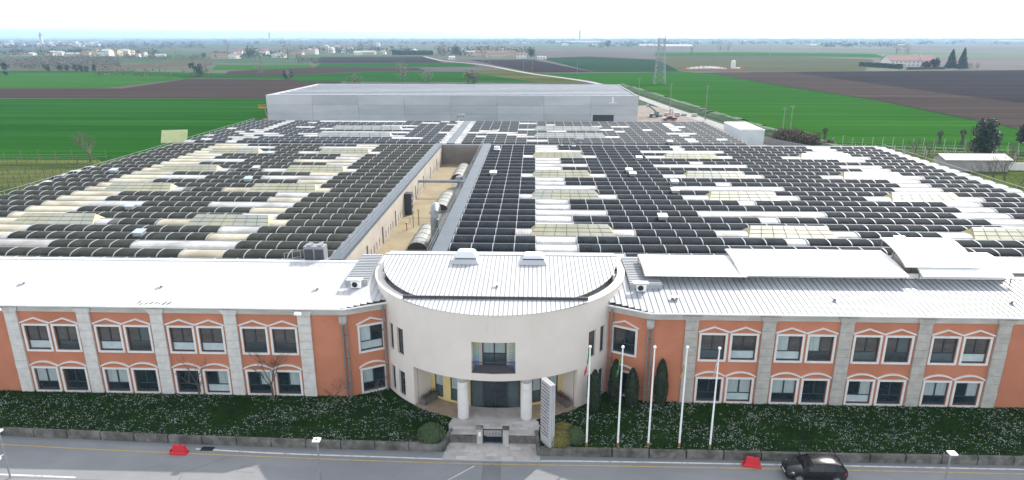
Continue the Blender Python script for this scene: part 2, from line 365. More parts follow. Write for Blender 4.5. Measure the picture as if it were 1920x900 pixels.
wl = smooth_pts([Vector(p) for p in [(-26.0, 43.95, 0), (-20, 43.6, 0), (-12, 43.4, 0), (-2, 43.2, 0), (4, 43.35, 0), (20, 43.42, 0), (36, 43.42, 0), (75, 43.5, 0)]])
struct(ribbon(wl, .16, paint_w, 'white_road_edge_line', RZ0 + .006))
struct(ribbon([(-4.2, 42.5), (-7.6, 39.2)], .09, paint_w, 'white_road_line', RZ0 + .008))
struct(ribbon([(-75, 42.0), (-45, 40.55), (-33, 40.2)], .16, paint_w, 'white_road_line', RZ0 + .008))
crack_m = mat('tar seam', (.09, .09, .09), (.12, .12, .12), 3, .7)
for pts in ([(-3.6, 43.4), (-3.5, 41), (-3.7, 36)], [(-2.3, 43.4), (-2.2, 40.5), (-2.4, 36)], [(-23, 43), (-25.5, 41), (-25, 38)], [(-21.5, 41.9), (-20.2, 41.85), (-20.3, 41.2), (-21.7, 41.25), (-21.5, 41.9)], [(-75, 41.5), (-40, 40.1), (0, 39.5), (40, 39.7)]):
    struct(ribbon(pts, .035, crack_m, 'tar_seam', RZ0 + .004))
patch = mat('darker asphalt patch', (.17, .172, .175), (.20, .202, .205), .6, .9, .003, 30)
struct(MB().face([(-3.6, 36, RZ0 + .003), (-2.3, 36, RZ0 + .003), (-2.25, 43.5, RZ0 + .003), (-3.55, 43.5, RZ0 + .003)]).build('asphalt_patch', patch))
struct(MB().box(-25.6, 43.72, RZ0 + .005, -24.6, 44.25, RZ0 + .012).build('drain_grate', black_m))
# lawns
CX, CY, RD = -3.05, 59.2, 11.5
def arc(R_, a0, a1, n): return [(CX + R_ * math.sin(R(a0 + (a1 - a0) * i / n)), CY - R_ * math.cos(R(a0 + (a1 - a0) * i / n))) for i in range(n + 1)]
lawnL = [(-75, 47.5)] + [(x, y + .25) for x, y in wallL[1:]] + [(-6.7, 47.2)] + arc(11.45, -18.5, -54, 10) + [(-13, 53), (-16, 51.6), (-75, 51.6)]
lawnR = [(75, 44.4)] + [(x, y + .25) for x, y in wallR[::-1][1:]] + [(.7, 47.2)] + arc(11.45, 18.5, 54, 10) + [(7, 53), (10, 51.6), (75, 51.6)]
for P in (lawnL, lawnR): struct(MB().face([(x, y, -.03) for x, y in P]).build('lawn', lawn_m))
def inside(x, y, P):
    c = False; j = len(P) - 1
    for i in range(len(P)):
        if (P[i][1] > y) != (P[j][1] > y) and x < (P[j][0] - P[i][0]) * (y - P[i][1]) / (P[j][1] - P[i][1]) + P[i][0]: c = not c
        j = i
    return c
blade_m = mat('grass blades', (.016, .046, .005), (.036, .085, .010), 1.1, .7, c3=(.022, .048, .007), s3=.35, spec=.05)
flower_m = mat('white clover heads', (.34, .38, .36), (.44, .48, .46), 5, .8)
flower_y = mat('yellow dandelion heads', (.45, .42, .05), (.5, .45, .1), 5, .8)
for P, x0, x1, nm in ((lawnL, -50, -6, 'left'), (lawnR, 0, 46, 'right')):
    rng = random.Random(len(nm)); g = MB(); fl = MB(); fy = MB()
    for i in range(26000):
        x = rng.uniform(x0, x1); y = rng.uniform(43.5, 52.5)
        if not inside(x, y, P) or math.hypot(x - CX, y - CY) < 11.6: continue
        a = rng.uniform(0, 6.28); h = rng.uniform(.05, .14); w = .05
        dx, dy = math.cos(a) * w, math.sin(a) * w
        g.face([(x - dx, y - dy, -.03), (x + dx, y + dy, -.03), (x + rng.uniform(-.05, .05), y + rng.uniform(-.05, .05), h)])
    k = 0
    while k < 7000:
        x = rng.uniform(x0, x1); y = rng.uniform(43.5, 52)
        d = noise.noise((x * .22, y * .4, 3)) + .55 * noise.noise((x * .9, y * .9, 9))
        k += 1
        if d < rng.uniform(-.55, .5) or not inside(x, y, P) or math.hypot(x - CX, y - CY) < 11.7 or y > 51: continue
        for q in range(rng.choice((1, 1, 2, 3))):
            s = rng.uniform(.02, .042); xx = x + rng.gauss(0, .1); yy = y + rng.gauss(0, .08); zz = rng.uniform(.06, .11)
            if not inside(xx, yy, P): continue
            (fy if rng.random() < .07 else fl).hexa([(xx - s, yy, zz - s * .3), (xx, yy - s, zz - s * .3), (xx + s, yy, zz - s * .3), (xx, yy + s, zz - s * .3), (xx - s * .5, yy, zz + s * .6), (xx, yy - s * .5, zz + s * .6), (xx + s * .5, yy, zz + s * .6), (xx, yy + s * .5, zz + s * .6)])
    sd_ = 'left' if nm == 'left' else 'right'
    tag(stuff(g.build('grass', blade_m)), f'short green grass on the lawn before the {sd_} wing', 'grass')
    tag(stuff(fl.build('clover_flowers', flower_m)), f'white clover flowers in the lawn before the {sd_} wing', 'flowers')
    tag(stuff(fy.build('dandelion_flowers', flower_y)), f'yellow flowers in the lawn before the {sd_} wing', 'flowers')
# low concrete walls along the road
def low_wall(P, label, extra=None):
    t = thing('low_wall', label, 'wall', (P[0][0], P[0][1], RZ0)); rng = random.Random(5)
    for (x0, y0), (x1, y1) in zip(P, P[1:]):
        n = max(1, round(math.hypot(x1 - x0, y1 - y0) / 2.6))
        for i in range(n):
            a = i / n; c = (i + 1) / n - .006
            p = Vector((x0 + (x1 - x0) * a, y0 + (y1 - y0) * a, 0)); q = Vector((x0 + (x1 - x0) * c, y0 + (y1 - y0) * c, 0))
            d = (q - p).normalized(); nn = Vector((-d.y, d.x, 0)) * .26; h = .07 + rng.uniform(-.015, .015); s = nn * rng.uniform(-.04, .04)
            p += s; q += s
            MB().hexa([(p.x, p.y, RZ0), (q.x, q.y, RZ0), (q.x + nn.x, q.y + nn.y, RZ0), (p.x + nn.x, p.y + nn.y, RZ0), (p.x, p.y, h), (q.x, q.y, h), (q.x + nn.x, q.y + nn.y, h), (p.x + nn.x, p.y + nn.y, h)]).build('wall_block', concrete_d, t)
    if extra:
        MB().hexa([(*extra[0], RZ0), (*extra[1], RZ0), (*extra[2], RZ0), (*extra[3], RZ0), (*extra[0], .09), (*extra[1], .09), (*extra[2], .12), (*extra[3], .12)]).build('return_wall', concrete_d, t)
    return t
low_wall(wallL, 'dark stained concrete wall between road and left lawn', [(-6.95, 44.45), (-6.72, 44.2), (-6.25, 46.3), (-6.5, 46.3)])
low_wall(wallR, 'dark stained concrete wall between road and right lawn', [(.45, 43.95), (.70, 43.95), (.55, 46.3), (.3, 46.3)])
def wire_fence(P, label):
    t = thing('wire_fence', label, 'fence', (P[0][0], P[0][1], 0)); fm = mat('green fence wire', (.035, .06, .045), rough=.6)
    for (x0, y0), (x1, y1) in zip(P, P[1:]):
        n = max(1, round(math.hypot(x1 - x0, y1 - y0) / 2.5))
        for i in range(n):
            a = i / n; x = x0 + (x1 - x0) * a; y = y0 + (y1 - y0) * a + .3
            MB().tube([(x, y, -.03), (x, y, 1.05)], .014, 6).build('post', fm, t)
    for z in (.15, .45, .75, 1.02):
        for (x0, y0), (x1, y1) in zip(P, P[1:]):
            MB().bar((x0, y0 + .3, z), (x1, y1 + .3, z), .005 if z < 1 else .011).build('wire', fm, t)
wire_fence(wallL, 'thin green wire fence on the left roadside wall')
wire_fence(wallR, 'thin green wire fence on the right roadside wall')
# ---------------------------------------------------------------- office wings
FY = 51.2
WIN = {}
def win_meshes(w, h, kind):
    k = (round(w, 2), round(h, 2), kind)
    if k in WIN: return WIN[k]
    f = MB(); fw = .075; d0, d1 = .14, .22; tz = h * .36
    f.box(-w / 2, d0, 0, -w / 2 + fw, d1, h); f.box(w / 2 - fw, d0, 0, w / 2, d1, h)
    f.box(-w / 2 + fw, d0, 0, w / 2 - fw, d1, fw); f.box(-w / 2 + fw, d0, h - fw, w / 2 - fw, d1, h)
    f.box(-w / 2 + fw, d0, tz - .04, w / 2 - fw, d1, tz + .04); f.box(-.055, d0 - .02, tz + .04, .055, d1, h - fw)
    frame = f.mesh('window', frame_m)
    pu = MB().box(.055, d1 - .04, tz + .04, w / 2 - fw, d1 - .02, h - fw)
    pl_ = MB().box(-w / 2 + fw, d1 - .04, tz + .04, -.055, d1 - .02, h - fw)
    pb = MB().box(-w / 2 + fw, d1 - .04, fw, w / 2 - fw, d1 - .02, tz - .04)
    t = MB(); tw = .18; pr = -.07
    t.box(-w / 2 - tw, pr, -tw, -w / 2, .0, h + tw); t.box(w / 2, pr, -tw, w / 2 + tw, 0, h + tw)
    t.box(-w / 2, pr, h, w / 2, 0, h + tw); t.box(-w / 2, pr - .03, -tw, w / 2, .1, 0)
    p = MB(); W2 = w / 2 + tw + .1; n = 12 if kind == 'arch' else 2
    pts = []
    for i in range(n + 1):
        x = -W2 + 2 * W2 * i / n
        z = (.40 * (1 - (x / W2) ** 2)) if kind == 'arch' else .46 * (1 - abs(x / W2))
        pts.append((x, h + tw + .03 + z))
    secs = [[(x, -.12, z), (x, -.12, z + .13), (x, -.001, z + .13), (x, -.001, z)] for x, z in pts]
    p.loft(secs)
    WIN[k] = dict(f=frame, pu=pu, pl=pl_, pb=pb, t=t.mesh('trim', stone_w), p=p.mesh('pediment', stone_w), c={})
    return WIN[k]
def window(parent, M, w, h, kind, glasses, trim=True, label=None):
    d = win_meshes(w, h, kind)
    o = link('window', d['f'], parent, M)
    if label: o['label'] = label
    for key, g in zip(('pl', 'pu', 'pb'), glasses):
        c = d['c']
        if (key, g.name) not in c: c[(key, g.name)] = d[key].mesh('pane', g)
        link('pane', c[(key, g.name)], o, M)
    if trim:
        link('trim', d['t'], o, M); link('pediment', d['p'], o, M)
    return o
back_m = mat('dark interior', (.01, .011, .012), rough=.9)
rngW = random.Random(21)
def glasses(up):
    r = rngW.random()
    if up: a = [glass_b, glass_b] if r < .7 else ([blind2, glass_b] if r < .85 else [glass_b, glass_g])
    else: a = [glass_d, glass_d] if r < .62 else ([glass_d, blind2] if r < .86 else [blind2, blind2])
    q = rngW.random()
    return a + [blind if q < (.38 if up else .28) else (glass_g if q < .6 and up else glass_d)]
def wing(s):
    sd_ = 'left' if s < 0 else 'right'
    xs = lambda d: -3.0 + s * d
    t = thing('office_wing', f'terracotta two-storey office wing with white roof {sd_} of the ivory rotunda', 'building', (xs(30), FY, 0))
    lo, hi = sorted((xs(12.75), xs(57)))
    pil = [xs(16.2 + 6.32 * k) for k in range(5)]
    bays = [(pil[k] + pil[k + 1]) / 2 for k in range(4)]
    outer = pil[4] + s * 9.5
    wins = [(b + e, z, h, k) for b in bays for e in (-1.28, 1.28) for z, h, k in ((4.08, 2.24, 'ped'), (.14, 2.12, 'arch'))]
    ops = [(x - 1.0, x + 1.0, z, z + h) for x, z, h, k in wins]
    gridwall(MB(), lo, hi, -.3, 8.1, ops, lambda u, z, d: (u, FY + d, z), .3).build('wall', terracotta, t)
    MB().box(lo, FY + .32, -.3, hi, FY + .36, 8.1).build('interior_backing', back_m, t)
    # oblique bay towards the rotunda
    A = Vector((xs(12.75), FY, 0)); B = Vector((xs(9.35), FY + 1.75, 0))
    if s > 0: A, B = B, A
    Ld = (B - A).length; dv = (B - A) / Ld; nv = Vector((-dv.y, dv.x, 0))
    wc = Ld / 2 + (.22 if s < 0 else -.22)
    mo = lambda u, z, d: tuple(A + dv * u + nv * d + Vector((0, 0, z)))
    gridwall(MB(), 0, Ld, -.3, 8.1, [(wc - .98, wc + .98, 4.08, 6.32), (wc - .98, wc + .98, .14, 2.26)], mo, .3).build('oblique_wall', terracotta, t)
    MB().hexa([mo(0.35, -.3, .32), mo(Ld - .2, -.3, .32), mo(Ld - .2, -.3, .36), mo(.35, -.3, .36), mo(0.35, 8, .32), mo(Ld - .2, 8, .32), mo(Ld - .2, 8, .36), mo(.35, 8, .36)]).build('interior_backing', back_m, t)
    MO = Matrix(((dv.x, nv.x, 0, A.x + dv.x * wc), (dv.y, nv.y, 0, A.y + dv.y * wc), (0, 0, 1, 0), (0, 0, 0, 1)))
    window(t, MO @ T(0, 0, 4.08), 1.96, 2.24, 'ped', [blind, glass_d, blind] if s < 0 else [glass_b, glass_d, glass_d])
    window(t, MO @ T(0, 0, .14), 1.96, 2.12, 'arch', [blind2, glass_d, glass_d] if s < 0 else [glass_d, glass_d, glass_d])
    for x, z, h, k in wins: window(t, T(x, FY, z), 2.0, h, k, glasses(k == 'ped'))
    # rusticated pilasters, block by block
    rng = random.Random(4 + s)
    sm = stone if s < 0 else stone_old
    blk = [MB().box(-.53, -.17, .022, .53, 0, .745).mesh('block', sm), MB().box(-.545, -.185, .022, .545, 0, .745).mesh('block', sm)]
    core = MB().box(-.5, -.13, -.2, .5, -.001, 7.6).mesh('pilaster', sm)
    cap = MB().loft([[(-.53, -.16, 7.5), (.53, -.16, 7.5), (.53, 0, 7.5), (-.53, 0, 7.5)], [(-.56, -.2, 7.62), (.56, -.2, 7.62), (.56, 0, 7.62), (-.56, 0, 7.62)], [(-.8, -.28, 8.08), (.8, -.28, 8.08), (.8, 0, 8.08), (-.8, 0, 8.08)]]).mesh('capital', sm)
    for x in pil + [pil[4] + s * 6.32 * 1.9]:
        p = link('pilaster', core, t, T(x, FY, 0))
        for i in range(10): link('block', blk[rng.random() < .35], p, T(x, FY, i * .75))
        link('capital', cap, p, T(x, FY, 0))
    # cornice band and gutter, following wall and oblique bay
    def along(prof, name, m, parent=t):
        P = [Vector((xs(57), FY, 0)), Vector((xs(12.75), FY, 0)), Vector((xs(9.35), FY + 1.75, 0))]
        secs = []
        for i, p in enumerate(P):
            n = Vector((0, 1, 0)) if i == 0 else Vector((s * .245, .97, 0)).normalized() if i == 1 else Vector((s * .46, .89, 0))
            secs.append([(p.x + n.x * d, p.y + n.y * d, z) for d, z in prof])
        return MB().loft(secs).build(name, m, parent)
    co = along([(-.14, 7.68), (-.14, 8.1), (-.2, 8.14), (-.2, 8.24), (.25, 8.24), (.25, 7.72)], 'cornice', cornice_m)
    gm = white_roof if s < 0 else white_p
    along([(-.42, 8.245), (-.42, 8.36), (-.36, 8.36), (-.34, 8.29), (-.2, 8.29), (-.2, 8.245)], 'gutter', white_p)
    # roof: one sheet after another, each with its raised seam
    rm = white_roof if s < 0 else grey_roof
    ridge_y, ridge_z = (59.6, 9.45) if s < 0 else (57.6, 9.2)
    ey, ez = FY - .34, 8.315
    rp = .50
    deck = MB().face([(xs(57), ey, ez - .02), (xs(11), ey, ez - .02), (xs(11), ridge_y, ridge_z - .02), (xs(57), ridge_y, ridge_z - .02)] if s > 0 else [(xs(11), ey, ez - .02), (xs(57), ey, ez - .02), (xs(57), ridge_y, ridge_z - .02), (xs(11), ridge_y, ridge_z - .02)])
    roof = MB().hexa([(lo if s < 0 else xs(12.4), ey + .6, 8.0), (xs(12.4) if s < 0 else hi, ey + .6, 8.0), (xs(12.4) if s < 0 else hi, ridge_y, 8.0), (lo if s < 0 else xs(12.4), ridge_y, 8.0),
                      (lo if s < 0 else xs(12.4), ey + .6, ez + .05), (xs(12.4) if s < 0 else hi, ey + .6, ez + .05), (xs(12.4) if s < 0 else hi, ridge_y, ridge_z - .03), (lo if s < 0 else xs(12.4), ridge_y, ridge_z - .03)]).build('roof', rm, t)
    def sheet_mesh(y0, y1):
        z0 = ez + (ridge_z - ez) * (y0 - ey) / (ridge_y - ey); z1 = ridge_z
        b = MB(); b.hexa([(0, y0, z0 - .02), (rp - .006, y0, z0 - .02), (rp - .006, y1, z1 - .02), (0, y1, z1 - .02), (0, y0, z0), (rp - .006, y0, z0), (rp - .006, y1, z1), (0, y1, z1)], 0)
        b.hexa([(0, y0, z0), (.045, y0, z0), (.045, y1, z1), (0, y1, z1), (0.01, y0, z0 + .05), (.035, y0, z0 + .05), (.035, y1, z1 + .05), (0.01, y1, z1 + .05)], 1)
        return b.mesh('roof_sheet', [rm, rm if s < 0 else seam_m])
    std = sheet_mesh(ey, ridge_y)
    x = xs(57)
    n = int(44.2 / rp)
    for i in range(n):
        link('roof_sheet', std, roof, T(lo + i * rp if s < 0 else hi - (i + 1) * rp, 0, 0))
    xe = lo + n * rp if s < 0 else hi - n * rp
    side_m = grey_roof
    for i in range(7):
        x0 = xe + i * rp if s < 0 else xe - (i + 1) * rp
        k = max(0, abs(x0 + (rp if s < 0 else 0) + 3.0) - 9.35); k = 1 - min(1, k / 3.4)
        link('roof_sheet', sheet_mesh(ey + 1.75 * k + .05, ridge_y), roof, T(x0, 0, 0))
    MB().box(lo, ridge_y - .1, ridge_z - .03, hi, ridge_y + .35, ridge_z + .07).build('ridge_flashing', white_p, t)
    MB().box(lo, ridge_y + .002, 0, hi, ridge_y + .3, ridge_z - .04).build('rear_wall', concrete, t)
    return t
wl_, wr_ = wing(-1), wing(1)
rng = random.Random(6)
for i in range(8):
    x = -33.6 + i * .38; L_ = .25 + .35 * rng.random(); y = 51.15 + rng.random() * .2; zr = lambda yy: 8.315 + (9.45 - 8.315) * (yy - (FY - .34)) / (59.6 - FY + .34) + .006
    MB().face([(x, y, zr(y)), (x + .16, y, zr(y)), (x + .3, y + L_, zr(y + L_)), (x + .2, y + L_, zr(y + L_))]).build('moss_streak', soil, wl_)
# rainwater hoppers with double pipes, and single pipes against the rotunda
def downpipes(x, y, label, two=True, top=7.75):
    t = thing('downpipe', label, 'downpipe', (x, y, 0))
    if two:
        MB().loft([[(x - .12, y - .3, 6.9), (x + .28, y - .3, 6.9), (x + .28, y, 6.9), (x - .12, y, 6.9)], [(x - .2, y - .4, 7.15), (x + .4, y - .4, 7.15), (x + .4, y, 7.15), (x - .2, y, 7.15)], [(x - .2, y - .4, 7.65), (x + .4, y - .4, 7.65), (x + .4, y, 7.65), (x - .2, y, 7.65)]]).build('hopper', stone_old, t)
    for dx in ((-.04, .32) if two else (0,)):
        MB().tube([(x + dx, y - .14, -.05), (x + dx, y - .14, 6.92 if two else top)], .085, 8).build('pipe', zinc, t, smooth=True)
    for z in (1.2, 3.6, 5.8): MB().box(x - .16, y - .24, z, x + (.44 if two else .12), y, z + .05).build('bracket', zinc, t)
downpipes(-15.95, FY - .02, 'pair of brown downpipes on the terracotta wall left of the rotunda')
downpipes(9.65, FY - .02, 'pair of brown downpipes on the terracotta wall right of the rotunda')
downpipes(-12.75, 52.55, 'single brown downpipe in the corner left of the rotunda', False, 8.0)
downpipes(6.75, 52.55, 'single brown downpipe in the corner right of the rotunda', False, 8.0)
# small roof vents on the wings
def vent(x, y, z, label, two=False):
    t = thing('roof_vent', label, 'vent', (x, y, z))
    for dx in ((0, .35) if two else (0,)):
        MB().lathe(x + dx, y, [(.10, z - .1), (.10, z + .22)], 10).build('pipe', zinc, t)
        MB().lathe(x + dx, y, [(.24, z + .2), (.26, z + .24), (.05, z + .36)], 10).build('cowl', white_p, t)
def roofz(y): return 8.315 + (9.45 - 8.315) * (y - 50.78) / 8.82
vent(-45.6, 54.6, roofz(54.6), 'small roof vent on the white roof at the far left edge')
vent(-32.9, 54.3, roofz(54.3), 'small roof vent in the middle of the left white roof')
vent(-18.9, 54.2, roofz(54.2), 'small roof vent on the left white roof nearest the rotunda')
vent(11.9, 53.2, 8.65, 'double roof vent on the right wing roof nearest the rotunda', True)
vent(25.6, 53.4, 8.65, 'small roof vent in the middle of the right wing roof')
vent(40.2, 53.3, 8.65, 'small roof vent on the right wing roof at the right edge')
def floodlight(x, y, z, label):
    t = thing('floodlight', label, 'floodlight', (x, y, z))
    MB().bar((x, y + .1, z + .02), (x, y - .45, z + .1), .05).build('arm', steel, t)
    MB().hexa([(x - .28, y - .75, z), (x + .28, y - .75, z), (x + .28, y - .4, z + .02), (x - .28, y - .4, z + .02), (x - .24, y - .72, z + .13), (x + .24, y - .72, z + .13), (x + .24, y - .42, z + .17), (x - .24, y - .42, z + .17)]).build('head', white_p, t)
floodlight(-44.9, FY - .3, 8.02, 'white floodlight under the left wing eaves at the far left pilaster')
floodlight(-19.4, FY - .3, 8.02, 'white floodlight under the left wing eaves at the pilaster nearest the rotunda')
# ---------------------------------------------------------------- entrance rotunda
def dm(R_): return lambda u, z, d: (CX + (R_ - d) * math.sin(R(u)), CY - (R_ - d) * math.cos(R(u)), z)
rot = thing('entrance_rotunda', 'ivory curved entrance block with balcony and recessed glass entrance', 'building', (CX, 47.7, 0))
sw = [(-53.6, -50.0), (-46.9, -42.4), (42.4, 46.9), (50.0, 53.6)]
ops = [(-36.6, 36.6, -.3, 3.62), (-8.75, 8.75, 4.27, 6.98)] + [(a, b, z0, z1) for a, b in sw for z0, z1 in ((.3, 2.62), (4.2, 6.62))]
gridwall(MB(), -90, 90, -.3, 9.3, ops, dm(RD), .35, 2.5).build('curved_wall', cream_w, rot)
mbs = MB()
for s in (-1, 1): mbs.box(CX + s * RD - (0 if s < 0 else .35), CY, -.3, CX + s * RD + (.35 if s < 0 else 0), 62, 9.3)
mbs.build('side_wall', cream_w, rot)
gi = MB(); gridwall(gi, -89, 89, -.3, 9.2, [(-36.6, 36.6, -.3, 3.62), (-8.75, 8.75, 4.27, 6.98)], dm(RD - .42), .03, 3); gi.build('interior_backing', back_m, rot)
def curved_window(a, b, z0, z1, R_, gl, name='window', mull=True, tr=.42):
    am = R((a + b) / 2); w = R_ * R(b - a); h = z1 - z0
    M = T(CX + R_ * math.sin(am), CY - R_ * math.cos(am), z0) @ RZ(am)
    f = MB(); fw = .07
    f.box(-w / 2, -.02, 0, -w / 2 + fw, .06, h); f.box(w / 2 - fw, -.02, 0, w / 2, .06, h); f.box(-w / 2 + fw, -.02, 0, w / 2 - fw, .06, fw); f.box(-w / 2 + fw, -.02, h - fw, w / 2 - fw, .06, h)
    tz = h * tr; f.box(-w / 2 + fw, -.02, tz - .035, w / 2 - fw, .06, tz + .035)
    o = f.build(name, frame_m, rot, M)
    MB().box(-w / 2 + fw, .02, fw, w / 2 - fw, .035, tz - .035).build('pane', gl[1], o, M)
    MB().box(-w / 2 + fw, .02, tz + .035, w / 2 - fw, .035, h - fw).build('pane', gl[0], o, M)
    return o
for i, (a, b) in enumerate(sw):
    curved_window(a, b, 4.2, 6.62, RD - .2, [glass_b, glass_d]); curved_window(a, b, .3, 2.62, RD - .2, [glass_d, glass_d])
# recessed entrance
inner = RD - 2.0
iw = [(-34, -28.6), (-24, -19), (19, 24), (28.6, 34)]
gridwall(MB(), -36.6, 36.6, -.3, 3.6, [(-12.7, 12.7, -.3, 3.15)] + [(a, b, .2, 3.15) for a, b in iw], dm(inner), .25, 2.5).build('entrance_wall', yellow_w, rot)
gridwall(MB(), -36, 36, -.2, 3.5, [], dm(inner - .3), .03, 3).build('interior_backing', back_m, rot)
for a, b in iw: curved_window(a, b, .2, 3.15, inner - .1, [blind2, glass_g], tr=.36)
mbs = MB()
for s in (-1, 1):
    a = R(36.6 * s); p = lambda r, z, o=0: (CX + r * math.sin(a) + s * o * math.cos(a), CY - r * math.cos(a) + s * o * math.sin(a) * s, z)
    mbs.hexa([p(inner - .2, -.3, .01), p(RD - .36, -.3, .01), p(RD - .36, -.3, .2), p(inner - .2, -.3, .2), p(inner - .2, 3.6, .01), p(RD - .36, 3.6, .01), p(RD - .36, 3.6, .2), p(inner - .2, 3.6, .2)])
mbs.build('recess_end_wall', cream_w, rot)
mbs = MB(); A = [-36.6 + 73.2 * i / 24 for i in range(25)]
for a, b in zip(A, A[1:]):
    f = dm(0); P = [dm(inner - .2)(a, 0, 0), dm(RD - .01)(a, 0, 0), dm(RD - .01)(b, 0, 0), dm(inner - .2)(b, 0, 0)]
    mbs.hexa([(q[0], q[1], 3.605) for q in P] + [(q[0], q[1], 3.66) for q in P])
mbs.build('soffit', cream_w, rot)
# glass entrance door with side lights
dy = CY - inner + .12
dr = MB(); x0, x1 = CX - 2.05, CX + 2.05
for x in (x0, x0 + 1.0, x1 - 1.09, x1 - .09): dr.box(x, dy, 0.02, x + .09, dy + .1, 3.12)
dr.box(x0 + .09, dy, 2.55, x0 + 1.0, dy + .1, 2.65); dr.box(x1 - 1.0, dy, 2.55, x1 - .09, dy + .1, 2.65); dr.box(x0 + 1.09, dy, 2.4, x1 - 1.09, dy + .1, 2.68)
dr.box(x0 + .09, dy, 3.0, x1 - .09, dy + .1, 3.12)
door = dr.build('entrance_door', frame_m, rot)
for a, b, m in ((x0 + .09, x0 + 1.0, glass_g), (x1 - 1.0, x1 - .09, glass_g)): MB().box(a, dy + .04, .02, b, dy + .06, 2.55).build('pane', m, door)
for a, b in ((x0 + 1.09, CX - .03), (CX + .03, x1 - 1.09)): MB().box(a, dy + .06, .02, b, dy + .08, 2.4).build('door_leaf', glass_d, door)
MB().box(x0 + 1.0, dy + .05, 2.68, x1 - 1.0, dy + .07, 3.0).build('pane', glass_d, door)
MB().box(CX - .03, dy + .02, .02, CX + .03, dy + .1, 2.4).build('door_stile', frame_m, door)
# columns
for x in (-5.6, -.42):
    c = MB().lathe(x, 48.32, [(.47, -.05), (.47, .9), (.465, 1.8), (.45, 2.7), (.43, 3.3)], 24).build('column', stone_w, rot, smooth=True)
    MB().lathe(x, 48.32, [(.43, 3.3), (.48, 3.34), (.48, 3.42), (.43, 3.46), (.5, 3.5), (.5, 3.604)], 24).build('capital', stone_old, c)
    for z in (.9, 1.8, 2.7): MB().lathe(x, 48.32, [(.471 - z * .006, z - .008), (.474 - z * .006, z), (.471 - z * .006, z + .008)], 24).build('drum_joint', stone_old, c)
# balcony: recess, lattice screens, french window, railing
f = dm(RD); bz0, bz1 = 4.27, 6.98
mbs = MB(); r2 = RD - 1.35
gridwall(mbs, -8.75, 8.75, bz0, bz1, [(-5.6, 5.6, bz0, 6.86)], dm(r2), .1, 2)
mbs.build('balcony_back_wall', cream_w, rot)
mbs = MB()
for s in (-1, 1):
    a = 8.75 * s
    P = [dm(r2)(a, 0, 0), dm(RD - .36)(a, 0, 0), dm(RD - .36)(a + .5 * s, 0, 0), dm(r2)(a + .5 * s, 0, 0)]
    mbs.hexa([(q[0], q[1], bz0) for q in P] + [(q[0], q[1], bz1) for q in P])
P = [dm(r2)(-8.75, 0, 0), dm(RD - .36)(-8.75, 0, 0), dm(RD - .36)(8.75, 0, 0), dm(r2)(8.75, 0, 0)]
mbs.hexa([(q[0], q[1], bz1 + .004) for q in P] + [(q[0], q[1], bz1 + .1) for q in P]); mbs.build('balcony_reveal', cream_w, rot)
fl = mat('balcony floor tiles', (.16, .12, .115), (.2, .155, .15), 3, .7)
P = [dm(r2)(-8.75, 0, 0), dm(RD + .05)(-8.75, 0, 0), dm(RD + .05)(0, 0, 0), dm(RD + .05)(8.75, 0, 0), dm(r2)(8.75, 0, 0)]
b = MB(); b.loft([[(q[0], q[1], bz0 - .001) for q in P], [(q[0], q[1], bz0 + .05) for q in P]]); b.build('balcony_floor', fl, rot)
y_ = CY - r2 + .02
fw_ = MB()
for x in (CX - .98, CX - .05, CX + .88): fw_.box(x, y_, bz0 + .05, x + .10, y_ + .08, 6.86)
for z in (bz0 + .05, 5.32, 6.72): 
    fw_.box(CX - .88, y_, z, CX - .05, y_ + .08, z + .11); fw_.box(CX + .05, y_, z, CX + .88, y_ + .08, z + .11)
w = fw_.build('french_window', frame_m, rot)
for a, b_ in ((CX - .88, CX - .05), (CX + .05, CX + .88)):
    MB().box(a, y_ + .04, bz0 + .16, b_, y_ + .06, 5.32).build('pane', glass_g, w); MB().box(a, y_ + .04, 5.43, b_, y_ + .06, 6.72).build('pane', blind2, w)
lat = [mat('yellow lattice', (.55, .50, .16), rough=.6), mat('green lattice', (.26, .42, .30), rough=.6), mat('sky blue lattice', (.10, .36, .55), rough=.6), mat('deep blue lattice', (.05, .17, .42), rough=.6)]
for s in (-1, 1):
    b = MB(); xa, xb = sorted((CX + s * 1.24, CX + s * 1.66)); yl_ = CY - RD + .75
    for i in range(4): x = xa + (xb - xa) * i / 3; [b.box(x - .02, yl_ - .02, bz0 + .06 + j * .3375 * 2, x + .02, yl_ + .02, bz0 + .06 + (j + 1) * .3375 * 2 - .003, [3, 2, 1, 0][j]) for j in range(4)]
    for k in range(14): z = bz0 + .1 + k * .2; b.box(xa, yl_ - .03, z, xb, yl_ - .021, z + .05, [3, 2, 1, 0][min(3, int(k / 3.5))])
    b.build('lattice_screen', lat, rot)
rl = link('railing', MB().tube([dm(RD + .02)(-8.75 + 17.5 * i / 8, bz0 + 1.0, 0) for i in range(9)], .03, 6).mesh('railing', frame_m), rot)
MB().tube([dm(RD + .02)(-8.75 + 17.5 * i / 8, bz0 + .12, 0) for i in range(9)], .022, 6).build('bottom_rail', frame_m, rl)
bal = MB()
for i in range(35): 
    q = dm(RD + .02)(-8.6 + 17.2 * i / 34, 0, 0); bal.box(q[0] - .009, q[1] - .009, bz0 + .1, q[0] + .009, q[1] + .009, bz0 + 1.0)
bal.build('balusters', frame_m, rl)
MB().box(CX - .42, 47.685, 7.75, CX + .1, 47.70, 8.95).build('blank_plate', cream_w, rot)
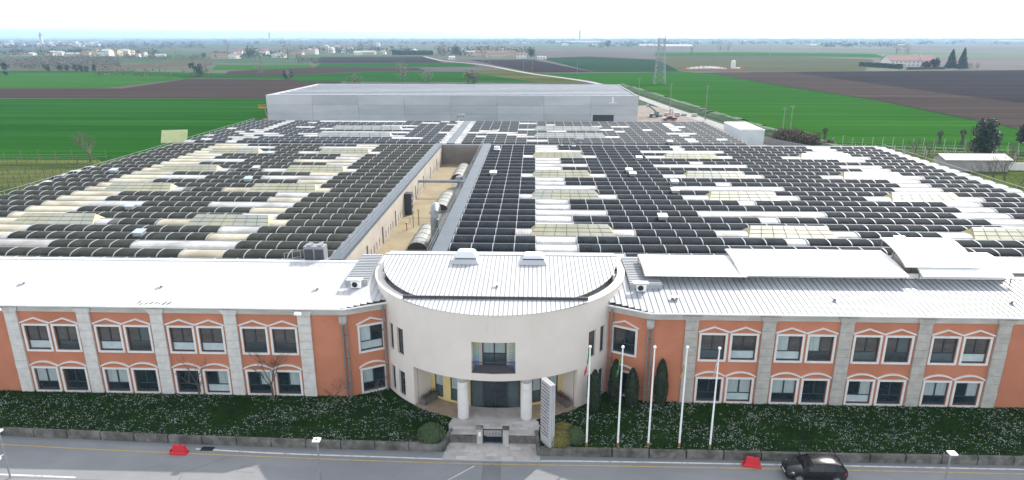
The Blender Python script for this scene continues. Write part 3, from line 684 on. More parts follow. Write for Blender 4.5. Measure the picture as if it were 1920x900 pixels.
# roof of the rotunda
rr = MB().loft([[(*p, z) for p in arc(RD - .4, -90, 90, 36)] for z in (8.9, 9.0)]).build('roof', white_roof, rot)
def strip(x0, x1, ya0, ya1, yb, za, zb, zf, name='roof_sheet'):
    b = MB(); zA0 = zf(ya0); zA1 = zf(ya1); zB = zf(yb)
    b.hexa([(x0, ya0, zA0 - .03), (x1, ya1, zA1 - .03), (x1, yb, zB - .03), (x0, yb, zB - .03), (x0, ya0, zA0), (x1, ya1, zA1), (x1, yb, zB), (x0, yb, zB)], 0)
    b.hexa([(x0, ya0, zA0), (x0 + .04, ya0, zA0), (x0 + .04, yb, zB), (x0, yb, zB), (x0 + .01, ya0, zA0 + .05), (x0 + .03, ya0, zA0 + .05), (x0 + .03, yb, zB + .05), (x0 + .01, yb, zB + .05)], 1)
    b.build(name, [white_roof, seam_m], rr)
upz = lambda y: 9.72 + .5 * (y - 50.7) / 8.9
loz = lambda y: 9.33 + .10 * (y - 47.6) / 3.0
n = 56; W2 = 10.7
for i in range(n):
    x0 = CX - W2 + 2 * W2 * i / n; x1 = x0 + 2 * W2 / n - .006
    fy = lambda x: max(50.7, CY - math.sqrt(max(0, 10.75 ** 2 - (x - CX) ** 2)))
    strip(x0, x1, fy(x0), fy(x1), 59.8, 0, 0, upz)
W3 = 7.55; n = 40
for i in range(n):
    x0 = CX - W3 + 2 * W3 * i / n; x1 = x0 + 2 * W3 / n - .006
    fy = lambda x: CY - math.sqrt(11.56 ** 2 - (x - CX) ** 2)
    strip(x0, x1, fy(x0), fy(x1), 50.95, 0, 0, loz)
MB().box(CX - 7.6, 50.72, 9.3, CX + 7.6, 50.9, 9.685).build('roof_step', mat('dark step flashing', (.045, .05, .055), (.08, .085, .09), 2, .6), rot)
for s in (-1, 1):
    ring = MB(); A = [s * (40.2 + 49.8 * i / 14) for i in range(15)]
    secs = [[dm(RD + .06)(a, 9.301, 0), dm(RD + .06)(a, 9.40, 0), dm(RD - .62)(a, 9.44, 0), dm(RD - .62)(a, 9.301, 0)] for a in A]
    secs.append([(CX + s * (RD + .06), 62, 9.301), (CX + s * (RD + .06), 62, 9.40), (CX + s * (RD - .62), 62, 9.44), (CX + s * (RD - .62), 62, 9.301)])
    ring.loft(secs).build('parapet_coping', cream_w, rot)
    # side walls below the raised roof, shaded recess
    MB().box(CX + s * 10.2 - .1, 55.5, 9.2, CX + s * 10.2 + .1, 59.7, 9.9).build('roof_upstand', white_roof, rot)
    # sloping link roof beside the rotunda, sheets laid crosswise
    xa, xb = sorted((CX + s * 11.6, CX + s * (14.4 if s > 0 else 13.6)))
    lk = MB().hexa([(xa, 55.0, 8.3), (xb, 55.0, 8.3), (xb, 61.6, 8.3), (xa, 61.6, 8.3), (xa, 55.0, 9.30), (xb, 55.0, 9.30), (xb, 61.6, 9.62), (xa, 61.6, 9.62)]).build('link_roof', grey_roof, rot)
    for i in range(16):
        y = 55.1 + i * .405; z = 9.30 + .32 * (y - 55) / 6.6 + .004
        MB().hexa([(xa, y, z), (xb, y, z), (xb, y + .06, z), (xa, y + .06, z), (xa, y + .01, z + .045), (xb, y + .01, z + .045), (xb, y + .05, z + .045), (xa, y + .05, z + .045)]).build('seam', seam_m, lk)
MB().box(CX - 10.9, 59.82, 9.2, CX + 10.9, 61.9, 9.9).build('rear_upstand', concrete, rot)
MB().box(CX - 10.95, 59.78, 10.2, CX + 10.95, 60.1, 10.30).build('ridge_flashing', white_roof, rot)
for x, lab in ((-6.15, 'white domed skylight on the rotunda roof, left one'), (.05, 'white boxy skylight on the rotunda roof, right one')):
    t = thing('dome_skylight', lab, 'skylight', (x, 58.3, 10.1)); y = 58.2; z = upz(y)
    MB().loft([[(x - 1.25, y - .85, z - .02), (x + 1.25, y - .85, z - .02), (x + 1.25, y + 1.1, z + .06), (x - 1.25, y + 1.1, z + .06)], [(x - .98, y - .6, z + .4), (x + .98, y - .6, z + .4), (x + .98, y + .9, z + .4), (x - .98, y + .9, z + .4)]]).build('kerb', white_roof, t)
    MB().box(x - .97, y - .61, z + .41, x + .97, y + .9, z + .5).build('gasket', black_m, t)
    secs = []
    for k in range(6):
        q = k / 5; s_ = (math.cos(q * 1.25)); hh = (.62 if x < -3 else .36) * math.sin(q * 1.57)
        secs.append([(x - .95 * s_, y + .15 - .74 * s_, z + .505 + hh), (x + .95 * s_, y + .15 - .74 * s_, z + .505 + hh), (x + .95 * s_, y + .15 + .74 * s_, z + .505 + hh), (x - .95 * s_, y + .15 + .74 * s_, z + .505 + hh)])
    MB().loft(secs).build('dome', mat('opal acrylic', (.72, .74, .76), rough=.3), t, smooth=True)
vent(-3.0, 52.6, upz(52.6), 'small roof vent in the middle of the rotunda roof')
for s, lab in ((-1, 'small white air conditioner beside the rotunda on the left'), (1, 'small white air conditioner beside the rotunda on the right')):
    x = CX + s * (RD + 1.0); y = 54.4; z = 8.85
    t = thing('air_conditioner', lab, 'air conditioner', (x, y, z))
    MB().box(x - .42, y, z, x + .42, y + .32, z + .62).build('casing', white_p, t)
    MB().lathe(0, 0, [(.23, 0), (.25, .015), (.20, .03)], 16).build('fan_grille', black_m, t, T(x - .08, y - .002, z + .31) @ Matrix.Rotation(math.pi / 2, 4, 'X'))
    MB().box(x - .75, y - .1, z + .75, x + .6, y + .5, z + .79).build('cover_plate', white_p, t)
    MB().box(x - .4, y + .05, z - .3, x - .34, y + .3, z).box(x + .34, y + .05, z - .3, x + .4, y + .3, z).build('bracket', steel, t)
# porch paving, path tiles, gate
def slab_mesh(w, d, m): return MB().loft([[(0, 0, -.06), (w, 0, -.06), (w, d, -.06), (0, d, -.06)], [(0, 0, -.004), (w, 0, -.004), (w, d, -.004), (0, d, -.004)], [(.008, .008, 0), (w - .008, .008, 0), (w - .008, d - .008, 0), (.008, d - .008, 0)]]).mesh('paving_stone', m)
porch = struct(MB().loft([[(*p, -.08) for p in arc(RD + .1, -36.6, 36.6, 24) + arc(inner, 36.6, -36.6, 24)], [(*p, -.02) for p in arc(RD + .1, -36.6, 36.6, 24) + arc(inner, 36.6, -36.6, 24)]]).build('porch_floor', concrete))
rng = random.Random(8)
for ra, rb in ((inner + .02, inner + .7), (inner + .71, inner + 1.38), (inner + 1.39, RD + .08)):
    na = 22; off = rng.random() * .5
    for i in range(na):
        a, b_ = -36.5 + 73 * i / na, -36.5 + 73 * (i + 1) / na - .05
        P = [dm(ra)(a, 0, 0), dm(rb)(a, 0, 0), dm(rb)(b_, 0, 0), dm(ra)(b_, 0, 0)]; h = .012 + rng.random() * .006
        mid = abs((a + b_) / 2) < 13
        MB().hexa([(q[0], q[1], -.02) for q in P] + [(q[0], q[1], h) for q in P]).build('paving_stone', paving if mid else paving_b, porch)
upper = struct(MB().face([(-6.45, 45.6, -.035), (.5, 45.6, -.035), (.7, 47.2, -.035), (.3, 48.3, -.035), (-6.4, 48.3, -.035), (-6.7, 47.2, -.035)]).build('terrace', concrete))
sm_ = [slab_mesh(.86, .43, paving), slab_mesh(.86, .43, mat('lighter stone paving', (.48, .45, .42), (.57, .54, .51), 1.3, .8, .003, 14))]
for j in range(6):
    y = 45.55 + j * .44
    if y > 48: break
    o_ = -.43 if j % 2 else 0
    for i in range(9):
        x = -6.35 + o_ + i * .87
        if x < -6.45 or x + .86 > .65: continue
        if math.hypot(x + .43 - CX, y + .2 - CY) < RD + .25: continue
        link('paving_stone', sm_[rng.random() < .4], upper, T(x, y, .0 + rng.uniform(-.004, .004)))
apron = struct(MB().face([(-6.75, 43.2, RZ0 + .01), (.72, 43.1, RZ0 + .01), (.5, 45.7, RZ0 + .01), (-6.45, 45.7, RZ0 + .01)]).build('entrance_apron', concrete))
for j in range(5):
    o_ = -.43 if j % 2 else 0
    for i in range(9):
        x = -6.55 + o_ + i * .87 + j * .04
        if x < -6.75 or x + .86 > .70: continue
        link('paving_stone', sm_[rng.random() < .5], apron, T(x, 43.25 + j * .44, RZ0 + .05 + rng.uniform(-.004, .004)))
gt = thing('gate_wall', 'low dark wall stubs either side of the small entrance gate', 'wall', (-3, 45.45, RZ0))
MB().box(-6.4, 45.38, RZ0, -4.25, 45.6, .05).build('wall_stub', concrete_d, gt); MB().box(-1.75, 45.38, RZ0, .45, 45.6, .05).build('wall_stub', concrete_d, gt)
for nm, x in (('left', -4.02), ('right', -1.98)):
    t = thing('gate_post', f'square stone gate post {nm} of the small entrance gate', 'post', (x, 45.4, RZ0))
    MB().box(x - .22, 45.2, RZ0, x + .22, 45.62, .78).build('shaft', stone_old, t)
    MB().loft([[(x - .28, 45.14, .785), (x + .28, 45.14, .785), (x + .28, 45.68, .785), (x - .28, 45.68, .785)], [(x - .28, 45.14, .85), (x + .28, 45.14, .85), (x + .28, 45.68, .85), (x - .28, 45.68, .85)], [(x - .1, 45.3, .92), (x + .1, 45.3, .92), (x + .1, 45.5, .92), (x - .1, 45.5, .92)]]).build('cap', concrete_d, t)
    if nm == 'left': MB().box(x - .08, 45.17, .2, x + .1, 45.199, .55).build('intercom', white_p, t)
navy = mat('navy gate paint', (.03, .05, .085), rough=.45)
t = thing('entrance_gate', 'small navy metal gate with vertical bars between the stone posts', 'gate', (-3.0, 45.4, RZ0))
g = MB()
for x in (-3.74, -2.26): g.box(x - .04, 45.36, RZ0 + .08, x + .04, 45.44, .72)
g.box(-3.7, 45.37, RZ0 + .12, -2.3, 45.43, RZ0 + .2); g.box(-3.7, 45.37, .62, -2.3, 45.43, .70); g.build('gate_frame', navy, t)
for i in range(12): MB().box(-3.62 + i * .115, 45.39, RZ0 + .2, -3.595 + i * .115, 45.41, .62).build('bar', navy, t)
MB().box(-3.72, 45.3, .02, -3.5, 45.36, .14).build('lock', black_m, t)
for s, lab in ((-1, 'left'), (1, 'right')):   # planters in the porch ends
    a = 33.5 * s; c = Vector(dm(RD - 1.15)(a, 0, 0)); M = T(c) @ RZ(R(a))
    t = thing('planter', f'grey trough planter at the {lab} end of the entrance porch', 'planter', M=M)
    MB().loft([[(-.2, -.8, 0.02), (.2, -.8, 0.02), (.2, .8, 0.02), (-.2, .8, 0.02)], [(-.26, -.86, .6), (.26, -.86, .6), (.26, .86, .6), (-.26, .86, .6)]]).build('trough', mat('grey planter', (.11, .105, .1), (.15, .145, .14), 3, .8), t, M)
    rng = random.Random(5 + s); b = MB()
    for i in range(140):
        p = Vector((rng.uniform(-.22, .22), rng.uniform(-.75, .75), .62 + rng.random() * .28)); r = .06
        d = Vector((rng.gauss(0, 1), rng.gauss(0, 1), rng.gauss(0, 1))).normalized() * r; e = d.orthogonal().normalized() * r
        b.face([p - d, p - e * .6, p + d, p + e * .6], 0 if rng.random() < .7 else 1)
    b.build('plants', [leaf_d, plastic_r if s > 0 else leaf_g], t, M)
# ---------------------------------------------------------------- factory halls with vaulted roofs
PITCH_Y, VD, VH, VZ = 2.95, 2.5, .62, 8.2
def vy(t): return VD / 2 * (1 - math.cos(t))
def vz(t, g=0): return VZ + VH * max(0, math.sin(t)) ** .62
def arc_panel(w, t0=.16, t1=1.95, n=7, g=.035, th=.03, m=None, name='roof_panel'):
    b = MB(); secs = []
    for i in range(n + 1):
        t = t0 + (t1 - t0) * (i / n) ** 1.5; y, z = vy(t), vz(t); e_ = .01; ny, nz = -(vz(t + e_) - vz(t - e_)), vy(t + e_) - vy(t - e_)
        l = math.hypot(ny, nz); ny /= l; nz /= l
        secs.append([(0, y + ny * g, z + nz * g), (w, y + ny * g, z + nz * g), (w, y + ny * (g + th), z + nz * (g + th)), (0, y + ny * (g + th), z + nz * (g + th))])
    b.loft(secs); return b
def vault_row(x0, x1, mats_at):
    b = MB(); xs = [x0]
    for a, c, m in mats_at: xs += [a, c]
    xs = sorted(set(x for x in xs + [x1] if x0 <= x <= x1)); n = 10
    for a, c in zip(xs, xs[1:]):
        mid = (a + c) / 2; mi = 0
        for p, q, m in mats_at:
            if p <= mid <= q: mi = m
        P = [(vy(math.pi * i / n), vz(math.pi * i / n)) for i in range(n + 1)]; P.insert(1, (vy(.14), vz(.14)))
        for (ya, za), (yb, zb) in zip(P, P[1:]): b.face([(a, ya, za), (c, ya, za), (c, yb, zb), (a, yb, zb)], mi)
    for x, fl in ((x0, 1), (x1, 0)):
        P = [(x, vy(math.pi * i / n), vz(math.pi * i / n)) for i in range(n + 1)]; b.face(P[::-1] if fl else P, 0)
    return b
def skylight(parent, x0, x1, yb, pane_m, end_m=None, hgt=.85, low=False):
    z0 = VZ + .35; y0, y1, y2 = yb - .15, yb + 1.75, yb + 2.75; zr = z0 + hgt
    b = MB()
    b.hexa([(x0, y0, VZ + .1), (x1, y0, VZ + .1), (x1, y2, VZ + .1), (x0, y2, VZ + .1), (x0, y0, z0), (x1, y0, z0), (x1, y2, z0), (x0, y2, z0)], 0)
    e = .7
    b.face([(x0, y0, z0 + .002), (x1, y0, z0 + .002), (x1 - e, y1, zr - .03), (x0 + e, y1, zr - .03)], 0)
    b.face([(x1, y2, z0 + .002), (x0, y2, z0 + .002), (x0 + e, y1, zr - .03), (x1 - e, y1, zr - .03)], 0)
    s = b.build('skylight', mat('skylight frame', (.11, .12, .115), (.16, .17, .165), 2, .6), parent)
    for xa, xb in ((x0, x0 + e), (x1, x1 - e)):
        q = MB(); P = [(xa, y0, z0), (xa, y2, z0), (xb, y1, zr)]
        q.face(P if xa > (x0 + x1) / 2 else P[::-1]); q.build('end_panel', end_m or sky_end, s)
    nx, nz = 7, 3
    for i in range(nx):
        for j in range(nz):
            def pt(u, v):
                xl = x0 + e * v; xr = x1 - e * v; return Vector((xl + (xr - xl) * u, y0 + (y1 - y0) * v - .012, z0 + (zr - z0) * v + .012))
            a, c, d0, d1 = (i + .03) / nx, (i + .97) / nx, (j + .07) / nz, (j + .93) / nz
            P = [pt(a, d0), pt(c, d0), pt(c, d1), pt(a, d1)]; o = Vector((0, -.03, .035))
            MB().hexa(P + [p + o for p in P]).build('pane', pane_m, s)
    MB().bar((x0 + e, y1, zr), (x1 - e, y1, zr), .14, .08).build('ridge_cap', steel, s)
    return s
def hall(label, x0, x1, k0, k1, ybase, ncell, pm, bare, sky_list, mats_of, n_obj=290, pane_m=sky_pane, end_m=None, skip=None, loc=None, body=None):
    t = thing('factory_hall', label, 'factory', ((x0 + x1) / 2, ybase + k0 * PITCH_Y, 0))
    ya = ybase + k0 * PITCH_Y - .2; yb_ = ybase + k1 * PITCH_Y + .1
    for bx in (body or [(x0, x1, ya, yb_)]):
        MB().box(bx[0], bx[2], -.2, bx[1], bx[3], VZ - .25).build('wall', concrete, t)
        MB().box(bx[0] - .15, bx[2] - .002, VZ - .249, bx[1] + .15, bx[3] + .002, VZ - .1).build('roof_slab', gutter_m, t)
    cw = (x1 - x0) / ncell
    pmesh = arc_panel(cw - .1).mesh('roof_panel', pm)
    rmesh = MB().loft([[(-.04, p[1], p[2]), (.04, p[1], p[2]), (.04, q[1], q[2]), (-.04, q[1], q[2])] for p, q in [(s[0], s[3]) for s in [[v for v in arc_panel(1, .05, 2.05, 7, .07, .05).v[i * 4:i * 4 + 4]] for i in range(8)]]]).mesh('rib', alu)
    restp, restr = MB(), MB(); cp = cr = 0
    for k in range(k0, k1):
        yb = ybase + k * PITCH_Y
        segs = skip(k) if skip else [(x0, x1)]
        for (sa, sb) in segs:
            v = vault_row(sa, sb, mats_of(k)).build('roof_vault', [sheet_g, sheet_w, sheet_c], t, T(0, yb, 0))
            MB().box(sa, yb - .07, VZ + .02, sb, yb - .01, VZ + .11).build('edge_rail', alu, v)
            MB().box(sa, yb + vy(2.08), vz(2.08) - .02, sb, yb + vy(2.08) + .07, vz(2.08) + .07).build('top_rail', steel, v)
            prev = True
            for i in range(ncell + 1):
                xa = x0 + i * cw
                if xa < sa - .01 or xa > sb + .01: continue
                isb = i == ncell or xa + cw > sb + .02 or bare(k, xa + cw / 2) or any(a - .6 < xa + cw / 2 < c + .6 and kk == k for a, c, kk in sky_list)
                nearsky = any(a - .3 < xa < c + .3 and kk == k for a, c, kk in sky_list)
                if not isb:
                    if cp < n_obj: link('roof_panel', pmesh, v, T(xa + .05, yb, 0)); cp += 1
                    else:
                        n0 = len(restp.v); q = PROTO(cw); restp.v += [(a + xa + .05, b + yb, c) for a, b, c in q.v]; restp.f += [tuple(n0 + j for j in f) for f in q.f]; restp.m += q.m
                if (not isb or not prev) and not nearsky:
                    if cr < n_obj: link('rib', rmesh, v, T(xa, yb, 0)); cr += 1
                    else:
                        n0 = len(restr.v); restr.v += [(p.co.x + xa, p.co.y + yb, p.co.z) for p in rmesh.vertices]; restr.f += [tuple(n0 + j for j in p.vertices) for p in rmesh.polygons]; restr.m += [0] * len(rmesh.polygons)
                prev = isb
    if restp.f: stuff(restp.build('roof_panels', pm, t))
    if restr.f: stuff(restr.build('ribs', alu, t))
    for a, c, k in sky_list: skylight(t, a, c, ybase + k * PITCH_Y, pane_m, end_m)
    return t
_pc = {}
def PROTO(cw):
    if cw not in _pc: _pc[cw] = arc_panel(cw - .1, n=5)
    return _pc[cw]
YB = 63.3
SA, SB, SC, SD_, SE = (-62.7, -52.6), (-41.4, -31.3), (-.35, 9.25), (24.0, 33.9), (48.7, 58.5)
skL = [(a, c, k) for a, c in (SA, SB) for k in (4, 10, 15, 21)]
skR = [(a, c, k) for a, c in (SC, SD_, SE) for k in (3, 9, 14, 20)]
rngB = random.Random(12)
def stub(sk, k, x):
    for a, c, kk in sk:
        if kk == k and (a - 2.6 < x < a + .3 or c - .3 < x < c + 2.6): return True
        if kk == k + 3 and k % 2 == 0 and False: return True
    return False
longL = {1: 1, 7: 1, 13: 1, 18: 1, 23: 1}; longR = {0: 1, 6: 1, 11: 1, 12: 0, 17: 1, 22: 1}
def bareL(k, x):
    if stub(skL, k, x): return True
    if -66 < x < -59.4 and k not in (-1, 0, 1): return True
    if -36.6 < x < -31.0: return True
    if k in longL and (-66 < x < -51 or -43 < x < -31): return True
    return False
def bareR(k, x):
    if stub(skR, k, x): return True
    if 1.1 < x < 4.6: return True
    if 27 < x < 29.6 and k % 3 != 1: return True
    if 54 < x < 58.4 and k % 4 != 2: return True
    if 68.2 < x: return True
    if longR.get(k) and (3 < x < 9.6 or 21.5 < x < 35.5 or 52 < x < 59.5): return True
    return False
mL = lambda k: [(-67, -51, 2), (-45, -28, 1 if k % 2 else 2), (-59.4, -51, 1)]
mR = lambda k: [(-3, 13, 1), (20, 38, 1), (45, 71, 1)]
hl = hall('factory hall left of the courtyard with mossy dark vaulted roof', -74.4, -20.35, -1, 25, YB, 24, panel_l, bareL, skL, mL)
hr = hall('factory hall right of the courtyard with blue-black vaulted roof', -8.75, 70.3, -1, 25, YB, 35, panel_r, bareR, skR, mR)
skB = [(-48.8, -31.8, 3), (-48.8, -31.8, 7), (-.1, 16, 3), (-.1, 16, 7)]
def bareB(k, x):
    if stub(skB, k, x): return True
    if -64.5 < x < -62.2: return True
    if 33.5 < x < 36 and k % 3: return True
    if k in (5,) and -50 < x < -30: return True
    return noise.noise((k * 1.7, x * .13, 4)) > .34
YB2 = 139.0
hb = hall('rear factory hall with slate vaulted roof in front of the concrete warehouse', -74.4, 44.0, 0, 13, YB2, 52, panel_b, bareB, skB, lambda k: [(-80, 50, 1)], pane_m=sky_pane2, end_m=steel,
          skip=lambda k: [(-74.4, -18.3), (-16.6, 44.0)])
MB().box(-18.25, 138.9, VZ - .09, -16.65, 177.4, VZ + .5).build('walkway_cap', grey_cap, hb)
MB().box(-74.4, 137.2, VZ - .3, 70.4, 138.8, VZ + .35).build('joint_cap', mat('dark joint capping', (.07, .075, .08), (.12, .125, .13), .8, .7), hb)
# ---------------------------------------------------------------- courtyard between the halls
cz = 4.7
struct(MB().box(-19.0, 61.9, 0, -15.0, 137.1, cz).box(-14.99, 61.9, 0, -10.2, 137.1, cz - .02).build('courtyard_roof', [court_floor]))
struct(MB().face([(-15.0, 62, cz + .004), (-10.2, 62, cz + .004), (-10.2, 137, cz + .004), (-14.0, 137, cz + .004)]).build('courtyard_shade_strip', court_grey))  # grey strip paints the right wall's shadow onto the court floor
cwall = thing('courtyard_wall', 'beige courtyard wall with narrow openings left of the roof well', 'wall', (-19.3, 64, 0))
opsC = []
rng = random.Random(2)
for i in range(9):
    y = 64 + i * 8.1; opsC.append((y, y + .75, cz + .0, cz + 2.3))
    for j in range(4): opsC.append((y + 2.0 + j * 1.45, y + 2.35 + j * 1.45, cz + .35, cz + 1.35))
gridwall(MB(), 61.9, 137.1, cz - .3, 8.55, opsC, lambda u, z, d: (-19.05 - d, u, z), .3).build('wall', court_wall, cwall)
MB().box(-19.5, 61.9, cz - .3, -19.4, 137.1, 8.5).build('opening_backing', mat('dark opening backing', (.05, .048, .045), rough=.8), cwall)  # plain dark sheet closing the wall openings from behind
for y, y2, z0, z1 in opsC:
    if z1 - z0 > 2: MB().box(-19.25, y + .06, z0, -19.17, y2 - .06, z1 - .06).build('door', mat('dark brown door', (.06, .045, .04), (.09, .07, .06), 3, .6), cwall)
MB().box(-20.3, 61.9, 8.56, -18.85, 137.1, 8.95).build('wall_cap', grey_cap, cwall)
MB().box(-20.32, 61.9, 7.6, -19.36, 137.1, 8.55).build('upstand', concrete, cwall)
cw2 = thing('courtyard_wall', 'wall with wide blue-grey capping right of the roof well', 'wall', (-10.6, 64, 0))
MB().box(-10.2, 61.9, cz - .3, -8.95, 137.1, 8.75).build('wall', court_wall, cw2)
for i in range(15):
    y = 61.9 + i * 5.015; MB().box(-10.45, y, 8.76, -8.85, y + 5.0, 8.95).build('cap_sheet', grey_cap, cw2)
t = thing('courtyard_wall', 'grey-brown end wall of the roof well below the rear hall', 'wall', (-15, 137.2, 0))
MB().box(-19.0, 136.95, cz, -10.21, 137.19, 8.4).build('wall', mat('grey brown render', (.20, .175, .15), (.26, .235, .2), .5, .9), t)
def rail_line(t, P, m, hts=(.5, 1.0), step=2.4, z=0, r=.025):
    for (a, b_) in zip(P, P[1:]):
        a = Vector(a); b_ = Vector(b_); n = max(1, round((b_ - a).length / step))
        for i in range(n + 1): p = a.lerp(b_, i / n); MB().box(p.x - r, p.y - r, p.z, p.x + r, p.y + r, p.z + hts[-1]).build('post', m, t)
        for h in hts: MB().bar(a + Vector((0, 0, h)), b_ + Vector((0, 0, h)), r * 1.6).build('rail', m, t)
t = thing('guard_rail', 'thin steel guard rail along the left edge of the roof well', 'railing', (-18.9, 64, 8.9)); rail_line(t, [(-19.05, 62.2, 8.951), (-19.05, 137, 8.951)], steel, (.55, 1.0), 3.4, r=.016)
t = thing('guard_rail', 'thin steel guard rail along the right edge of the roof well', 'railing', (-11.7, 64, 8.9)); rail_line(t, [(-10.4, 62.2, 8.951), (-10.4, 137, 8.951)], steel, (.55, 1.0), 3.4, r=.016)
t = thing('guard_rail', 'steel guard rail along the outer left edge of the hall roofs', 'railing', (-74.6, 64, 8)); rail_line(t, [(-74.5, 61, VZ - .1), (-74.5, 177, VZ - .1)], steel, (.6, 1.15), 2.6, r=.03)
t = thing('guard_rail', 'steel guard rail along the outer right edge of the right hall', 'railing', (70.4, 64, 8)); rail_line(t, [(70.42, 61, VZ - .1), (70.42, 137, VZ - .1)], mat('green grey rail', (.22, .26, .24), rough=.6), (.6, 1.15), 2.6, r=.03)
t = thing('guard_rail', 'white guard rail along the right edge of the rear hall', 'railing', (44.1, 140, 8)); rail_line(t, [(44.12, 139.2, VZ - .1), (44.12, 177, VZ - .1)], alu, (.6, 1.1), 2.6, r=.025)
acr = mat('weathered acrylic vault', (.24, .235, .195), (.31, .305, .265), .8, .4)
for i, (y0, y1, xa, xb) in enumerate(((63.5, 71.5, -15.4, -12.6), (77.5, 86.0, -15.4, -13.0), (97, 106, -15.2, -12.8), (120, 131, -15.1, -12.7))):
    t = thing('barrel_skylight', f'{nth(i + 1)} curved skylight along the roof well counting from the rotunda', 'skylight', ((xa + xb) / 2, y0, cz))
    n = 8; P = [(xa + (xb - xa) * (1 - math.cos(math.pi * j / n)) / 2, cz + .3 + .95 * math.sin(math.pi * j / n)) for j in range(n + 1)]
    MB().box(xa - .08, y0 - .05, cz, xb + .08, y1 + .05, cz + .3).build('kerb', court_grey, t)
    ns = 4
    for q in range(ns):
        ya, yb2 = y0 + (y1 - y0) * q / ns, y0 + (y1 - y0) * (q + 1) / ns - .06
        b = MB()
        for (xA, zA), (xB, zB) in zip(P, P[1:]): b.face([(xA, ya, zA), (xB, ya, zB), (xB, yb2, zB), (xA, yb2, zA)])
        b.build('pane', acr, t, smooth=True)
        MB().loft([[(x, yb2 - .03, z + .002), (x, yb2 + .09, z + .002), (x, yb2 + .09, z + .05), (x, yb2 - .03, z + .05)] for x, z in P]).build('rib', alu, t)
    MB().face([(x, y0, z) for x, z in P][::-1]).build('end_panel', mat('dark end panel', (.05, .045, .04), rough=.6), t)
t = thing('ventilation_duct', 'tall bent galvanised duct rising beside the roof well capping', 'duct', (-12.3, 80, cz))
MB().tube([(-12.25, 79.6, cz), (-12.25, 79.6, 8.6), (-12.25, 79.75, 9.25), (-12.25, 80.2, 9.65), (-12.25, 80.8, 9.7), (-12.25, 81.3, 9.45), (-12.25, 81.5, 8.9)], .52, 16).build('pipe', steel, t, smooth=True)
for z in (5.9, 7.2, 8.4): MB().lathe(-12.25, 79.6, [(.525, z - .03), (.56, z), (.525, z + .03)], 16).build('joint_ring', steel, t)
t = thing('ventilation_duct', 'horizontal pipe bridging the roof well near its middle', 'duct', (-15, 107, cz)); MB().tube([(-19.0, 108, 7.1), (-10.25, 108, 7.1)], .24, 12).build('pipe', steel, t, smooth=True)
t = thing('service_pipe', 'thin yellow gas pipe crossing the roof well', 'pipe', (-15, 91, cz)); MB().tube([(-19, 91, 5.4), (-10.3, 91, 5.4)], .06, 8).build('pipe', mat('yellow pipe', (.55, .5, .3), rough=.5), t); 
for x in (-17.5, -14, -12): MB().box(x - .04, 90.96, cz, x + .04, 91.04, 5.36).build('support', steel, t)
t = thing('roof_fan', 'white mushroom roof fan in the roof well beside the rotunda', 'fan', (-17.1, 72.5, cz))
MB().lathe(-17.0, 71.8, [(.45, cz), (.45, cz + .55)], 16).build('collar', zinc, t, smooth=True); MB().lathe(-17.0, 71.8, [(.62, cz + .5), (.82, cz + .62), (.78, cz + .78), (.3, cz + .95), (.05, cz + .97)], 20).build('hood', white_p, t, smooth=True)
t = thing('extractor_unit', 'steel extractor fan unit with railing at the far end of the roof well', 'fan', (-13, 116, cz))
MB().lathe(-12.9, 115, [(.5, cz), (.55, cz + .8), (.9, cz + 1.3), (.75, cz + 1.8), (.2, cz + 2.0)], 12).build('housing', steel, t, smooth=True)
MB().tube([(-12.9, 115, cz + 1.5), (-12.2, 114, cz + 1.9), (-11.6, 113.5, cz + 1.0)], .3, 10).build('elbow', steel, t, smooth=True); rail_line(t, [(-14.2, 113.6, cz), (-11.6, 113.6, cz), (-11.6, 117, cz)], alu, (.6, 1.2), 1.2, r=.03)
t = thing('wall_cabinet', 'tall dark steel cabinet rack against the roof well wall', 'cabinet', (-18.6, 95.5, cz)); MB().box(-19.0, 95.2, cz, -18.0, 96.6, cz + 3.2).build('frame', mat('dark rack', (.04, .042, .05), rough=.5), t)
for z in (.7, 1.5, 2.3): MB().box(-18.06, 95.3, cz + z, -17.9, 96.5, cz + z + .08).build('shelf', steel, t)
for i, (x, y) in enumerate(((-16.6, 88.5), (-16.0, 89.5), (-17.2, 86.8))):
    t = thing('vent_pipe', f'{["tall grey", "tall rusty", "short rusty"][i]} vent pipe standing in the roof well', 'pipe', (x, y, cz)); h = 1.0 if i == 2 else 2.2
    MB().tube([(x, y, cz), (x, y, cz + h)], .06, 8).build('pipe', rust_m if i else steel, t); MB().lathe(x, y, [(.13, cz + h), (.13, cz + h + .12), (.03, cz + h + .2)], 8).build('cap', zinc, t)
